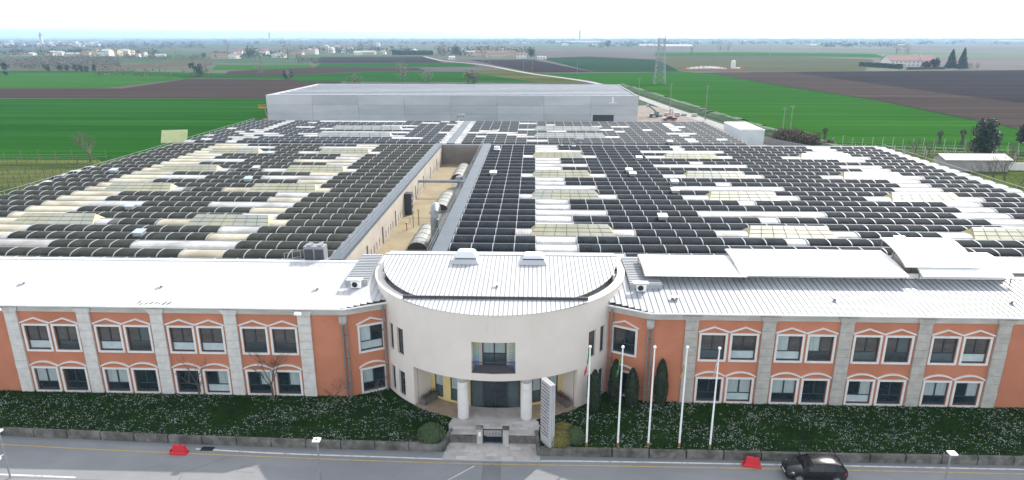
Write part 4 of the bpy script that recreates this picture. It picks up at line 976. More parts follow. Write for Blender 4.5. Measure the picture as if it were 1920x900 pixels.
# roof hatches, flues and plant on the halls
for i, (px, py) in enumerate(((250, 443), (250, 386), (215, 320), (470, 334), (480, 316), (512, 286), (925, 325), (1178, 318), (1187, 328), (1265, 357), (1242, 407), (1265, 342), (1680, 446), (1200, 299), (1262, 271))):
    p = ground(px, py, 9.0); k = round((p.y - YB - 1.1) / PITCH_Y); y = YB + k * PITCH_Y + .75 if py > 280 else YB2 + .75 + 0 * k
    side = 'left' if px < 700 else 'right'
    t = thing('roof_hatch', f'small flat {"white" if px > 700 else "bluish"} roof hatch on the {side} hall, ' + ('nearest the camera' if py > 440 else f'about {max(1, round((480 - py) / 10))} metres of picture up, {ORD[i + 1]} listed'), 'hatch', (p.x, y, VZ + .7))
    HATCH = globals().setdefault('HATCH', []); HATCH.append((t, p.x, y, side))
    MB().hexa([(p.x - .5, y - .35, VZ + .55), (p.x + .5, y - .35, VZ + .55), (p.x + .5, y + .6, VZ + .6), (p.x - .5, y + .6, VZ + .6), (p.x - .5, y - .35, VZ + .95), (p.x + .5, y - .35, VZ + .95), (p.x + .5, y + .6, VZ + 1.12), (p.x - .5, y + .6, VZ + 1.12)]).build('kerb', steel, t)
    MB().hexa([(p.x - .58, y - .45, VZ + .955), (p.x + .58, y - .45, VZ + .955), (p.x + .58, y + .68, VZ + 1.14), (p.x - .58, y + .68, VZ + 1.14), (p.x - .58, y - .45, VZ + 1.02), (p.x + .58, y - .45, VZ + 1.02), (p.x + .58, y + .68, VZ + 1.2), (p.x - .58, y + .68, VZ + 1.2)]).build('lid', mat('pale blue hatch lid', (.40, .47, .54), rough=.4) if px < 700 else white_p, t)
for side in ('left', 'right'):
    L_ = sorted([h for h in HATCH if h[3] == side], key=lambda h: h[2])
    for i, h in enumerate(L_): h[0]['label'] = f'small flat {"pale blue" if side == "left" else "white"} roof hatch on the {side} hall, {nth(i + 1)} from the front'; h[0]['group'] = 'flat hatches between the roof vaults'
# ---------------------------------------------------------------- canopies and plant on the right wing
tb = thing('roof_terrace', 'flat upper roof with white parapet plates behind the right wing roof', 'roof', (28, 58, 8.3))
MB().box(10.9, 57.92, 8.3, 55, 61.4, 9.15).build('deck', concrete, tb)
for i in range(10): MB().box(11.6 + i * 3.05, 57.3, 9.24, 11.6 + i * 3.05 + 3.0, 57.4, 9.72 if i > 2 else 9.5).build('parapet_plate', membrane, tb)
MB().box(11.5, 57.45, 9.1, 42.2, 57.7, 9.45).build('parapet_core', concrete, tb)
def canopy(x0, x1, yr, yf, zr, zf, lab, m=membrane, power=2.2):
    t = thing('roof_canopy', lab, 'canopy', ((x0 + x1) / 2, yf, zf), 'white curved canopies on the right wing roof'); n = 9
    P = [(yr + (yf - yr) * i / n, zr - (zr - zf) * (i / n) ** power) for i in range(n + 1)]
    k = max(1, round((x1 - x0) / 5)); wd = (x1 - x0) / k
    for q in range(k):
        a, b_ = x0 + q * wd, x0 + (q + 1) * wd - .02
        MB().loft([[(a, y, z), (b_, y, z), (b_, y, z + .05), (a, y, z + .05)] for y, z in P]).build('membrane_sheet', m, t, smooth=True)
    for x in (x0 - .05, x1 + .05):
        MB().tube([(x, y, z - .02) for y, z in P], .05, 6).build('edge_arch', zinc, t)
        for i in (1, 5, 8): y, z = P[i]; MB().box(x - .035, y - .035, 9.1, x + .035, y + .035, z - .04).build('post', zinc, t)
        MB().bar((x, P[0][0], 9.3), (x, P[8][0], 9.3), .06).build('tie_rail', zinc, t)
canopy(10.0, 18.9, 60.6, 55.9, 10.15, 9.72, 'flat white canopy on the right wing roof nearest the rotunda')
canopy(18.4, 33.0, 61.4, 56.1, 10.55, 9.8, 'long white canopy in the middle of the right wing roof')
canopy(33.2, 39.6, 62.2, 57.2, 11.6, 10.35, 'tallest white canopy on the right wing roof, steeply arched')
canopy(34.3, 42.2, 60.4, 56.3, 10.75, 9.8, 'low white canopy in front of the tallest one on the right wing roof')
canopy(43.2, 52, 61.2, 58.6, 10.0, 9.4, 'grey canopy on the right wing roof at the right picture edge', grey_roof, 1.4)
t = thing('chiller_cabin', 'beige plant cabin under the tallest canopy on the right wing', 'cabin', (35, 58.5, 9.2)); MB().box(33.6, 58.6, 9.15, 36.0, 60.5, 10.6).build('cabin', court_wall, t); MB().box(36.05, 58.5, 9.15, 37, 60, 10.3).build('dark_opening', black_m, t)
t = thing('cooling_unit', 'dark twin cooling unit on the roof behind the left white roof', 'cooling unit', (-20.9, 60.6, 9.2))
for x in (-22.0, -21.0):
    MB().box(x, 60.2, 9.3, x + .97, 61.3, 10.75).build('casing', steel, t); MB().box(x + .06, 60.17, 9.4, x + .91, 60.199, 10.5).build('coil_grille', mat('dark coil', (.03, .035, .045), (.06, .065, .075), 20, .5), t)
    for y in (60.5, 61.0): MB().lathe(x + .48, y, [(.23, 10.75), (.25, 10.9), (.1, 10.92)], 12).build('fan', steel, t)
MB().box(-22.1, 60.1, 9.0, -19.9, 61.4, 9.29).build('frame', zinc, t)
t = thing('roof_ladder_frame', 'small steel access frame on the roof beside the cooling unit', 'railing', (-23.5, 60.5, 9.3)); rail_line(t, [(-24.0, 60.4, 8.9), (-22.4, 60.4, 9.2)], steel, (.5, 1.1), .8)
def flue(px, py, h, r, lab, bend=False, m=steel):
    p = ground(px, py, 8.7); t = thing('roof_flue', lab, 'flue', (p.x, p.y, 8.3))
    P = [(p.x, p.y, 8.2), (p.x, p.y, 8.2 + h)]
    if bend: P += [(p.x + .3, p.y, 8.2 + h + .5), (p.x + 1.0, p.y, 8.2 + h + .7), (p.x + 2.0, p.y, 8.2 + h + .55)]
    MB().tube(P, r, 10).build('pipe', m, t, smooth=True); MB().lathe(p.x, p.y, [(r + .12, 8.3), (r + .12, 8.9), (r, 9.0)], 10).build('collar', white_p, t)
flue(1053, 274, 2.0, .18, 'thin upright flue between the hall roofs right of the walkway')
flue(1075, 275, 1.3, .35, 'bent teal-grey flue on the rear hall roof', True)
flue(857, 229, 1.6, .4, 'bent steel flue standing against the concrete warehouse', True)
flue(932, 282, 1.3, .6, 'fat white roof exhaust at the far end of the right hall', False, white_p)
flue(930, 245, .8, .7, 'low white exhaust on the rear hall right of the walkway', False, white_p)
# ---------------------------------------------------------------- concrete warehouse and yard
wh = thing('concrete_warehouse', 'long grey precast concrete warehouse behind the rear hall', 'warehouse', (-30, 240, 0))
X0, X1, Y0, Y1, ZT = -96.0, 36.6, 240.0, 300.0, 10.1
MB().box(X0 + .3, Y0 + .3, -.2, X1 - .3, Y0 + .5, 8.9).build('wall_core', gutter_m, wh)
pz = [-.2, 3.5, 6.7, ZT]; n = 8; wd = (X1 - X0) / n; rng = random.Random(3)
pm_ = [mat(f'precast panel tone {i}', tuple(c * k for c in (.40, .415, .43)), tuple(c * k for c in (.47, .48, .49)), .35, .85, .004, 3, stretch=(.4, 1, 1.6), c3=tuple(c * k for c in (.51, .52, .53)), s3=.1) for i, k in enumerate((1, .93, 1.07))]
dx0, dx1 = 20.8, 28.2
for j in range(3):
    for i in range(n):
        a, b_ = X0 + i * wd, X0 + (i + 1) * wd - .07
        if j == 0 and a < dx0 < b_:
            MB().box(a, Y0, pz[0], dx0, Y0 + .25, pz[1] - .05).build('wall_panel', rng.choice(pm_), wh)
            if dx1 < b_: MB().box(dx1, Y0, pz[0], b_, Y0 + .25, pz[1] - .05).build('wall_panel', rng.choice(pm_), wh)
            continue
        if j == 0 and a < dx1 < b_: MB().box(dx1, Y0, pz[0], b_, Y0 + .25, pz[1] - .05).build('wall_panel', rng.choice(pm_), wh); continue
        MB().box(a, Y0, pz[j], b_, Y0 + .25, pz[j + 1] - .05).build('wall_panel', rng.choice(pm_), wh)
MB().box(dx0 + .05, Y0 + .26, -.2, dx1 - .05, Y0 + .29, 3.4).build('loading_door', mat('dark door opening', (.035, .038, .042), rough=.6), wh)
MB().box(X0, Y0 + .251, -.2, X0 + .3, Y1, ZT).build('side_wall', precast, wh); MB().box(X1 - .3, Y0 + .251, -.2, X1, Y1, ZT).build('side_wall', precast, wh); MB().box(X0, Y1 + .001, -.2, X1, Y1 + .3, ZT).build('rear_wall', precast, wh)
MB().box(X0 + .31, Y0 + .6, 8.3, X1 - .31, Y1, 8.7).build('roof_slab', mat('blue grey roof', (.07, .09, .12), (.10, .12, .15), .3, .7), wh)
wr = mat('pale blue roof vault', (.17, .205, .25), (.23, .265, .31), .4, .45)
for i in range(9):
    y = Y0 + 3 + i * 6.3; P = [(y + 2.1 * (1 - math.cos(math.pi * j / 6)), 8.7 + 1.1 * math.sin(math.pi * j / 6)) for j in range(7)]
    b = MB()
    for (ya, za), (yb2, zb) in zip(P, P[1:]): b.face([(X0 + 1, ya, za), (X1 - 1, ya, za), (X1 - 1, yb2, zb), (X0 + 1, yb2, zb)])
    v = b.build('roof_vault', wr, wh, smooth=True)
    MB().bar((X0 + 1, y + 2.1, 9.86), (X1 - 1, y + 2.1, 9.86), 1.3, .12).build('ridge_strip', white_roof, v)
for i in range(32): x = X0 + 2 + i * 4.2; MB().box(x, Y0 + .3, ZT - .3, x + .1, Y0 + .4, ZT + .55).build('parapet_post', alu, wh)
t = thing('cable_bracket', 'small white bracket high on the warehouse wall near its right end', 'bracket', (27.8, 239.9, 8)); MB().box(26.3, 239.9, 7.6, 29.0, 239.99, 7.8).build('foot', white_p, t); MB().box(27.4, 239.9, 7.801, 27.9, 239.98, 9.8).build('stem', white_p, t)
t = thing('clad_tower', 'tall white metal-clad box right of the rear hall', 'shed', (50, 158, 0))
cl = mat('white ribbed cladding', (.52, .55, .57), (.58, .61, .63), .3, .5, 0, wave=('X', .3, .02))
tx0, tx1, ty0, ty1, tz = 47.0, 52.4, 154.0, 168, 9.95
MB().box(tx0, ty0, 0, tx1, ty1, tz - .3).build('cladding', cl, t)
MB().box(tx0 - .06, ty0 - .06, tz - .299, tx1 + .06, ty1 + .06, tz - .1).build('edge_trim', white_p, t); MB().box(tx0 + .2, ty0 + .2, tz - .099, tx1 - .2, ty1 - .2, tz).build('roof', roof_grey, t)
# low shed at the right
t = thing('garden_shed', 'low shed with white corrugated roof right of the halls', 'shed', (98, 152, 0))
a = ground(1770, 322); sx, sy = a.x, a.y
shw = mat('shed wall', (.30, .29, .28), (.42, .40, .38), .6, .9)
MB().box(sx, sy, 0, sx + 14.5, sy + 5, 2.7).build('wall', shw, t)
MB().hexa([(sx - .4, sy - .5, 2.75), (sx + 15, sy - .5, 2.75), (sx + 15, sy + 3, 3.7), (sx - .4, sy + 3, 3.7), (sx - .4, sy - .5, 2.83), (sx + 15, sy - .5, 2.83), (sx + 15, sy + 3, 3.78), (sx - .4, sy + 3, 3.78)]).build('roof_slope', mat('white corrugated sheet', (.33, .31, .28), (.40, .38, .35), .5, .6, wave=('X', .25, .03)), t)
MB().hexa([(sx - .4, sy + 3, 3.70), (sx + 15, sy + 3, 3.70), (sx + 15, sy + 5.4, 2.75), (sx - .4, sy + 5.4, 2.75), (sx - .4, sy + 3, 3.78), (sx + 15, sy + 3, 3.78), (sx + 15, sy + 5.4, 2.83), (sx - .4, sy + 5.4, 2.83)]).build('roof_slope', MT['white corrugated sheet'], t)
MB().face([(sx, sy, 2.7), (sx, sy + 3, 3.65), (sx, sy + 5, 2.7)][::-1]).build('gable', shw, t)
t = thing('garden_wall', 'pale low garden wall right of the shed with white roof', 'wall', (sx + 16, sy + 1, 0))
for i in range(8): MB().box(sx + 15.2 + i * 2.9, sy + 1.5, 0, sx + 18.05 + i * 2.9, sy + 1.8, 1.9).build('wall_panel', house_w, t)
t = thing('garden_wall', 'pale concrete fence of panels beside the country road behind the tower', 'wall', (60, 196, 0))
pa, pb = ground(1426, 268), ground(1530, 288)
for i in range(14):
    p = pa.lerp(pb, i / 14); q = pa.lerp(pb, (i + .95) / 14); MB().bar((p.x, p.y, .9), (q.x, q.y, .9), .15, 1.8).build('wall_panel', conc_road, t)
# ---------------------------------------------------------------- vehicles
def wheel_mesh(r, w):
    ty = MB().tube([(0, -w / 2, 0), (0, -w / 2 + .03, 0), (0, w / 2 - .03, 0), (0, w / 2, 0)], [r * .9, r, r, r * .9], 20)
    rim = MB()
    for s in (-1, 1):
        y = s * (w / 2 + .004)
        for k in range(5):
            a = k * 2 * math.pi / 5; c, d = math.cos(a), math.sin(a)
            rim.hexa([(c * r * .12 - d * .05, y, d * r * .12 + c * .05), (c * r * .66 - d * .07, y, d * r * .66 + c * .07), (c * r * .66 + d * .07, y, d * r * .66 - c * .07), (c * r * .12 + d * .05, y, d * r * .12 - c * .05)] + [(c * r * .12 - d * .05, y + s * .02, d * r * .12 + c * .05), (c * r * .66 - d * .07, y + s * .02, d * r * .66 + c * .07), (c * r * .66 + d * .07, y + s * .02, d * r * .66 - c * .07), (c * r * .12 + d * .05, y + s * .02, d * r * .12 - c * .05)])
        n = 20
        for k in range(n):
            a0, a1 = 2 * math.pi * k / n, 2 * math.pi * (k + 1) / n
            rim.face([(math.cos(a0) * r * .62, y + s * .01, math.sin(a0) * r * .62), (math.cos(a1) * r * .62, y + s * .01, math.sin(a1) * r * .62), (math.cos(a1) * r * .72, y + s * .01, math.sin(a1) * r * .72), (math.cos(a0) * r * .72, y + s * .01, math.sin(a0) * r * .72)])
    return ty.mesh('tyre', rubber, True), rim.mesh('rim', steel)
WHEEL = wheel_mesh(.32, .21)
head_m = mat('headlight glass', (.55, .58, .6), rough=.1); tail_m = mat('tail light red', (.45, .01, .015), rough=.2)
carglass = mat('car glass', (.006, .009, .011), (.012, .015, .017), 1.5, .06, spec=.4)
def paint(name, c, rough=.22): 
    m = mat(name, c, rough=rough); m.node_tree.nodes['Principled BSDF'].inputs['Coat Weight'].default_value = .25; m.node_tree.nodes['Principled BSDF'].inputs['Specular IOR Level'].default_value = .35; return m
ST = [(-2.13, .58, .36, .60), (-2.06, .74, .26, .70), (-1.85, .83, .21, .78), (-1.45, .885, .2, .87), (-.98, .90, .2, .95), (0, .90, .2, .97), (1.1, .90, .2, .99), (1.75, .88, .22, 1.0), (2.03, .80, .27, .97), (2.12, .70, .38, .88)]
GH = [(-1.02, .80, .95, .80, .95), (-.72, .82, .955, .74, 1.18), (-.30, .84, .965, .66, 1.40), (.3, .84, .97, .63, 1.45), (1.1, .84, .985, .62, 1.43), (1.55, .82, .995, .60, 1.36), (1.93, .77, .99, .66, 1.08), (2.04, .72, .97, .70, .99)]
def car(M, label, pmat, cat='car', group=None, detail=True, name='parked_car'):
    t = thing(name, label, cat, M=M, group=group)
    b = MB(); secs = []
    for x, hw, zl, zt in ST:
        secs.append([(x, -hw * .88, zl), (x, hw * .88, zl), (x, hw * .97, zl + .14), (x, hw, zl + (zt - zl) * .55), (x, hw * .965, zt - .07), (x, hw * .86, zt), (x, 0, zt + .025), (x, -hw * .86, zt), (x, -hw * .965, zt - .07), (x, -hw, zl + (zt - zl) * .55), (x, -hw * .97, zl + .14)])
    body = b.loft(secs).build('body', pmat, t, M, smooth=True)
    b = MB(); b.loft([[(x, -hb, zb - .01), (x, hb, zb - .01), (x, ht, zt), (x, -ht, zt)] for x, hb, zb, ht, zt in GH]).build('window_glass', carglass, t, M, smooth=True)
    b = MB(); rf = [(-.36, .63, 1.385), (-.1, .64, 1.435), (.3, .635, 1.465), (1.1, .62, 1.448), (1.6, .60, 1.36), (1.68, .59, 1.32)]
    b.loft([[(x, -hw, z), (x, -hw * .9, z + .03), (x, hw * .9, z + .03), (x, hw, z), (x, hw, z - .05), (x, -hw, z - .05)] for x, hw, z in rf]).build('roof', pmat, t, M, smooth=True)
    b = MB()
    for s in (-1, 1):
        b.bar((-1.0, s * .80, .97), (-.34, s * .655, 1.41), .07); b.bar((.42, s * .845, .98), (.50, s * .635, 1.44), .09, .04); b.bar((1.25, s * .83, 1.0), (1.38, s * .615, 1.42), .12, .05); b.bar((1.98, s * .73, .99), (1.6, s * .6, 1.37), .12)
    b.build('pillars', pmat, t, M)
    for x in (-1.32, 1.30):
        for s in (-1, 1):
            Mw = M @ T(x, s * .80, .32); w = link('wheel', WHEEL[0], t, Mw); link('rim', WHEEL[1], w, Mw)
            MB().tube([(x, s * .70, .33), (x, s * .897, .33)], .385, 20).build('wheel_arch', black_m, body, M)
    for s in (-1, 1):
        MB().hexa([(-2.07, s * .46, .58), (-1.86, s * .78, .62), (-1.72, s * .835, .66), (-2.06, s * .50, .60), (-2.05, s * .46, .70), (-1.86, s * .74, .76), (-1.66, s * .825, .81), (-1.98, s * .5, .72)]).build('headlight', head_m, t, M)
        MB().hexa([(2.04, s * .60, .74), (1.90, s * .855, .74), (1.80, s * .875, .78), (2.0, s * .62, .76), (2.06, s * .60, .93), (1.92, s * .84, .93), (1.82, s * .86, .92), (2.0, s * .6, .94)]).build('tail_light', tail_m, t, M)
        if detail:
            MB().loft([[(-.78, s * .86, .94), (-.62, s * .86, .94), (-.62, s * .86, 1.06), (-.78, s * .86, 1.06)], [(-.76, s * 1.0, .95), (-.64, s * 1.0, .95), (-.64, s * 1.0, 1.05), (-.76, s * 1.0, 1.05)]]).build('mirror', pmat, t, M)
            for x in (.1, 1.0): MB().box(x, s * .905 - .012, .80, x + .18, s * .905 + .012, .825).build('door_handle', pmat, t, M)
    if detail:
        MB().box(-2.145, -.26, .40, -2.12, .26, .51).build('number_plate', white_p, t, M)
        MB().box(-2.15, -.5, .56, -2.09, .5, .62).build('grille', black_m, t, M)
        MB().loft([[(-2.12, -.62, .29), (-2.12, .62, .29), (-2.14, .62, .35), (-2.14, -.62, .35)], [(-2.0, -.72, .25), (-2.0, .72, .25), (-2.0, .74, .3), (-2.0, -.74, .3)]]).build('lower_intake', black_m, t, M)
    return t
car(T(20.55, 42.15, RZ0) @ RZ(R(-2)), 'black hatchback driving on the front road beside a red barrier', paint('black car paint', (.006, .007, .010)), name='hatchback_car')
cg = 'cars parked left of the left hall'
for i, (px, py, c, d) in enumerate(((18, 378, (.03, .04, .06), 'dark blue car parked nearest along the left hall edge'), (60, 360, (.70, .70, .70), 'white car parked second along the left hall edge'), (85, 346, (.66, .67, .68), 'silver-white car parked third along the left hall edge'), (105, 336, (.04, .05, .06), 'dark estate car parked fourth along the left hall edge'), (136, 326, (.70, .70, .70), 'white car parked fifth along the left hall edge'), (163, 318, (.35, .36, .38), 'grey car parked farthest along the left hall edge'))):
    p = ground(px, py, .9); car(T(p.x, p.y, .13) @ RZ(R(12 + i)), d, paint(f'car paint {i}', c), group=cg, detail=False)
p = ground(1255, 227); M = T(p.x, p.y, .16) @ RZ(R(8))
t = thing('pickup_truck', 'dark red pickup truck parked in the yard behind the rear hall', 'truck', M=M); pr = paint('dark red paint', (.16, .012, .02))
MB().loft([[(x, -.9, zl), (x, .9, zl), (x, .95, zl + .3), (x, .9, zt), (x, -.9, zt), (x, -.95, zl + .3)] for x, zl, zt in ((-2.7, .5, .85), (-2.5, .4, 1.0), (-1.5, .4, 1.1), (.9, .4, 1.1), (2.5, .45, 1.1), (2.65, .5, 1.05))]).build('body', pr, t, M, smooth=True)
MB().loft([[(-1.5, -.82, 1.1), (-1.5, .82, 1.1), (1.0, .82, 1.1), (1.0, -.82, 1.1)], [(-.7, -.68, 1.72), (-.7, .68, 1.72), (.75, .68, 1.72), (.75, -.68, 1.72)]]).build('cab_glass', carglass, t, M)
MB().box(-.75, -.7, 1.721, .8, .7, 1.78).build('cab_roof', pr, t, M); MB().box(1.1, -.75, 1.101, 2.5, .75, 1.3).build('load', steel, t, M)
for x in (-1.75, 1.6):
    for s in (-1, 1): Mw = M @ T(x, s * .86, .36); w = link('wheel', WHEEL[0], t, Mw); link('rim', WHEEL[1], w, Mw)
p = ground(1258, 216); t = thing('portable_toilet', 'red portable toilet cabin in the yard behind the rear hall', 'toilet', (p.x, p.y, .16))
rd = mat('red cabin plastic', (.45, .04, .05), rough=.5)
MB().box(p.x - .6, p.y - .6, .16, p.x + .6, p.y + .6, 2.4).build('cabin', rd, t); MB().box(p.x - .45, p.y - .63, .3, p.x + .45, p.y - .602, 2.2).build('door', house_w, t); MB().loft([[(p.x - .66, p.y - .66, 2.401), (p.x + .66, p.y - .66, 2.401), (p.x + .66, p.y + .66, 2.401), (p.x - .66, p.y + .66, 2.401)], [(p.x - .4, p.y - .4, 2.65), (p.x + .4, p.y - .4, 2.65), (p.x + .4, p.y + .4, 2.65), (p.x - .4, p.y + .4, 2.65)]]).build('roof', house_w, t)
p = ground(1226, 220); t = thing('boom_lift', 'grey-green telescopic boom lift standing in the yard beside the warehouse', 'boom lift', (p.x, p.y, .16)); gl = mat('grey green machine paint', (.14, .20, .19), rough=.5)
MB().box(p.x - 1.6, p.y - 1.1, .7, p.x + 1.6, p.y + 1.1, 1.5).build('chassis', gl, t); MB().bar((p.x + 1.2, p.y, 1.8), (p.x - 2.2, p.y, 4.4), .55).build('boom', gl, t); MB().box(p.x + .2, p.y - .8, 1.501, p.x + 1.8, p.y + .8, 2.3).build('turret', gl, t); MB().box(p.x - 3.0, p.y - .7, 4.0, p.x - 2.2, p.y + .7, 5.1).build('basket', steel, t)
for x in (-1.2, 1.2):
    for s in (-1, 1): Mw = T(p.x + x, p.y + s * 1.15, .55) @ Matrix.Scale(1.25, 4); link('wheel', WHEEL[0], t, Mw)
p = ground(1275, 219)
for i in range(5):
    t = thing('material_pallet', f'pale block of stacked building material in the yard, {nth(i + 1)} from the left', 'pallet', (p.x - 8 + i * 3.4, p.y + (i % 2) * 3, .16), 'stacked material in the yard'); x = p.x - 8 + i * 3.4; y = p.y + (i % 2) * 3
    MB().box(x - 1, y - .6, .16, x + 1, y + .6, .3).build('pallet', bark, t); MB().box(x - .95, y - .55, .301, x + .95, y + .55, 1.0 + .3 * (i % 3)).build('load', [concrete, house_c, roof_grey][i % 3], t)
p = ground(491, 203, 5); x, y = -97.6, 243; t = thing('boom_lift', 'orange work platform raised at the left corner of the warehouse', 'boom lift', (x, y, 0))
MB().box(x - 1.2, y - 1, .3, x + 1.0, y + 1, 1.3).build('chassis', orange_m, t); MB().bar((x + .4, y, 1.3), (x - .6, y, 5.3), .35).build('boom', zinc, t); MB().box(x - 2.6, y - .6, 5.2, x + .4, y + .6, 5.35).build('platform', orange_m, t)
bk = MB(); [bk.bar((x - 2.55, y - .55, z), (x + .35, y - .55, z), .12) for z in (5.9, 6.4)]; [bk.bar((xx, y - .55, 5.35), (xx, y - .55, 6.45), .1) for xx in (x - 2.5, x - 1.5, x - .5, x + .3)]; bk.build('basket_rail', orange_m, t)
for xx in (x - .8, x + .7):
    for s in (-1, 1): link('wheel', WHEEL[0], t, T(xx, y + s, .32))
# tilted yellow-green hoarding at the left hall edge
p = ground(325, 262, 8.8); M = T(p.x, p.y, 8.2) @ RZ(R(14)) @ Matrix.Rotation(R(-40), 4, 'X')
t = thing('tilted_hatch', 'large pale green panel tilted up at the left hall edge', 'panel', M=M); MB().box(-2.6, 0, 0, 2.6, .12, 3.2).build('sheet', mat('pale green sheet', (.42, .47, .20), (.50, .54, .28), .6, .5), t, M)
for xx in (-2.5, 2.5): MB().box(xx - .06, .13, 0, xx + .06, .28, 3.2).build('stiffener', steel, t, M)
# ---------------------------------------------------------------- things along the front
red_c = mat('flag red', (.50, .03, .05), rough=.8); green_c = mat('flag green', (.02, .24, .09), rough=.8); white_c = mat('flag white', (.70, .70, .68), rough=.8)
yel_c = mat('flag yellow', (.72, .55, .03), rough=.8); blue_c = mat('flag blue', (.02, .06, .30), rough=.8); mag_c = mat('flag magenta', (.42, .02, .13), rough=.8); pale_c = mat('flag pale green', (.48, .60, .50), rough=.8)
FM = [red_c, green_c, white_c, yel_c, blue_c, mag_c, pale_c]
def brazil(u, v):
    if ((u - .5) / .20) ** 2 + ((v - .5) / .28) ** 2 < 1: return 4
    return 3 if abs(u - .5) / .42 + abs(v - .5) / .42 < 1 else 1
flags = [(4.24, 44.35, 'Italian', lambda u, v: 1 if u < .36 else (2 if u < .62 else 0), 'green, white and red flag hanging limp'), (6.62, 44.4, 'b', brazil, 'green and yellow flag with blue disc, limp'), (8.94, 44.45, None, None, ''),
         (11.3, 44.5, 'r', lambda u, v: 2 if u < .16 else 3 if u < .36 else 5 if u < .56 else 0 if u < .8 else 3, 'yellow and magenta-red flag hanging limp'), (13.6, 44.4, 'w', lambda u, v: 0 if (u < .45 and v < .3) else (2 if v < .5 else 6), 'white and pale green flag hanging limp')]
pole_l = ['beside the totem sign', 'second from the totem sign', 'without a flag, middle of the five', 'fourth from the totem sign', 'farthest from the totem sign']
for i, (x, y, k, fn, lab) in enumerate(flags):
    t = thing('flagpole', f'tall white flagpole {pole_l[i]}', 'flagpole', (x, y, -.03), 'white flagpoles on the right lawn')
    MB().tube([(x, y, -.05), (x, y, .4)], .085, 12).build('rusty_base', rust_m, t)
    MB().tube([(x, y, .401), (x, y, 4.5), (x, y, 8.3)], [.078, .065, .05], 12).build('pole', white_p, t, smooth=True)
    MB().lathe(x, y, [(.05, 8.3), (.11, 8.34), (.12, 8.42), (.07, 8.5), (.01, 8.53)], 12).build('finial', white_p, t, smooth=True)
    if fn:
        b = MB(); nu, nv = 18, 12; rng = random.Random(i)
        ph = rng.random() * 6
        def fp(u, v):             # limp cloth: the fly end falls beside the pole in folds
            sx = -.09 - .52 * u * (1 - .45 * u) * (.5 + .6 * v) ; fold = .07 * math.sin(v * 13 + ph + u * 2.5) * (.25 + u)
            z = 8.15 - 1.0 * v * (1 - .75 * u) - 1.78 * u - .12 * u * v
            return (x + (sx if i < 2 else sx * .85) + fold * .5, y - .09 + fold * .9 - .05 * u, z)
        for a in range(nu):
            for c in range(nv):
                u0, u1, v0, v1 = a / nu, (a + 1) / nu, c / nv, (c + 1) / nv
                b.face([fp(u0, v1), fp(u1, v1), fp(u1, v0), fp(u0, v0)], fn((u0 + u1) / 2, (v0 + v1) / 2))
        o = b.build('flag', FM, None, smooth=True); tag(o, lab + ' on the flagpole ' + pole_l[i], 'flag', 'limp flags on the flagpoles')
# totem sign with name boards
t = thing('totem_sign', 'tall narrow sign board with rows of name plates beside the entrance path', 'sign', (1.1, 44.5, -.03))
A = Vector((.72, 45.15, 0)); B = Vector((1.42, 43.98, 0)); dv = (B - A).normalized(); nv = Vector((-dv.y, dv.x, 0)); nv = -nv if nv.x > 0 else nv   # nv points to the path
Ls = (B - A).length
def tp(u, d, z): return tuple(A + dv * u + nv * d + Vector((0, 0, z)))
def tbox(u0, u1, d0, d1, z0, z1): return MB().hexa([tp(u0, d0, z0), tp(u1, d0, z0), tp(u1, d1, z0), tp(u0, d1, z0), tp(u0, d0, z1), tp(u1, d0, z1), tp(u1, d1, z1), tp(u0, d1, z1)])
tl = mat('totem aluminium', (.42, .41, .42), (.50, .49, .50), 1, .5)
for d in (-.30, -.15, 0): tbox(0, Ls, d - .11, d, -.05, 5.3).build('slab', tl, t); tbox(0, Ls, d - .11, d, 5.301, 5.34).build('cap', tl, t)
ink = mat('dark lettering', (.05, .045, .07), rough=.7); ink2 = mat('red lettering', (.4, .05, .06), rough=.7); rng = random.Random(31)
for i in range(16):
    z = .75 + i * .28; p = tbox(.05, Ls - .06, .004, .03, z, z + .23).build('name_board', mat('off white board', (.42, .41, .42), (.48, .47, .48), 2, .5), t)
    u = .12; b = MB()
    while u < Ls - .2:                 # worn, illegible strokes of the lettering
        w = rng.uniform(.04, .13); q = tbox(u, min(u + w, Ls - .12), .031, .034, z + .06, z + rng.uniform(.14, .18)); n0 = len(b.v); b.v += q.v; b.f += [tuple(n0 + j for j in f) for f in q.f]; b.m += q.m; u += w + rng.uniform(.02, .05)
    b.build('lettering', ink2 if i in (14, 3) else ink, p)
def lamp(x, y, h, label, camera=False):
    t = thing('street_lamp', label, 'street lamp', (x, y, RZ0)); z = RZ0 + h
    MB().tube([(x, y, RZ0), (x, y, z)], [.07, .05], 10).build('pole', steel, t, smooth=True)
    MB().box(x - .26, y - .34, z + .004, x + .26, y + .14, z + .09).build('lamp_head', white_p, t); MB().box(x - .08, y - .16, z + .091, x + .08, y, z + .12).build('sensor', zinc, t); MB().box(x - .2, y - .3, z - .012, x + .2, y + .1, z + .003).build('lens', head_m, t)
    if camera: MB().bar((x, y, z - 1.9), (x - .2, y - .3, z - 1.9), .05).build('camera_arm', white_p, t); MB().lathe(x - .2, y - .3, [(.02, z - 2.2), (.13, z - 2.12), (.15, z - 2.0), (.12, z - 1.9)], 12).build('camera_dome', white_p, t, smooth=True)
lamp(-14.9, 39.9, 3.75, 'slim street lamp with flat white head on the road left of the path')
lamp(28.5, 40.0, 3.6, 'slim street lamp with flat white head behind the black car')
lamp(-37.7, 40.0, 3.9, 'street lamp with a white dome camera at the left picture edge', True)
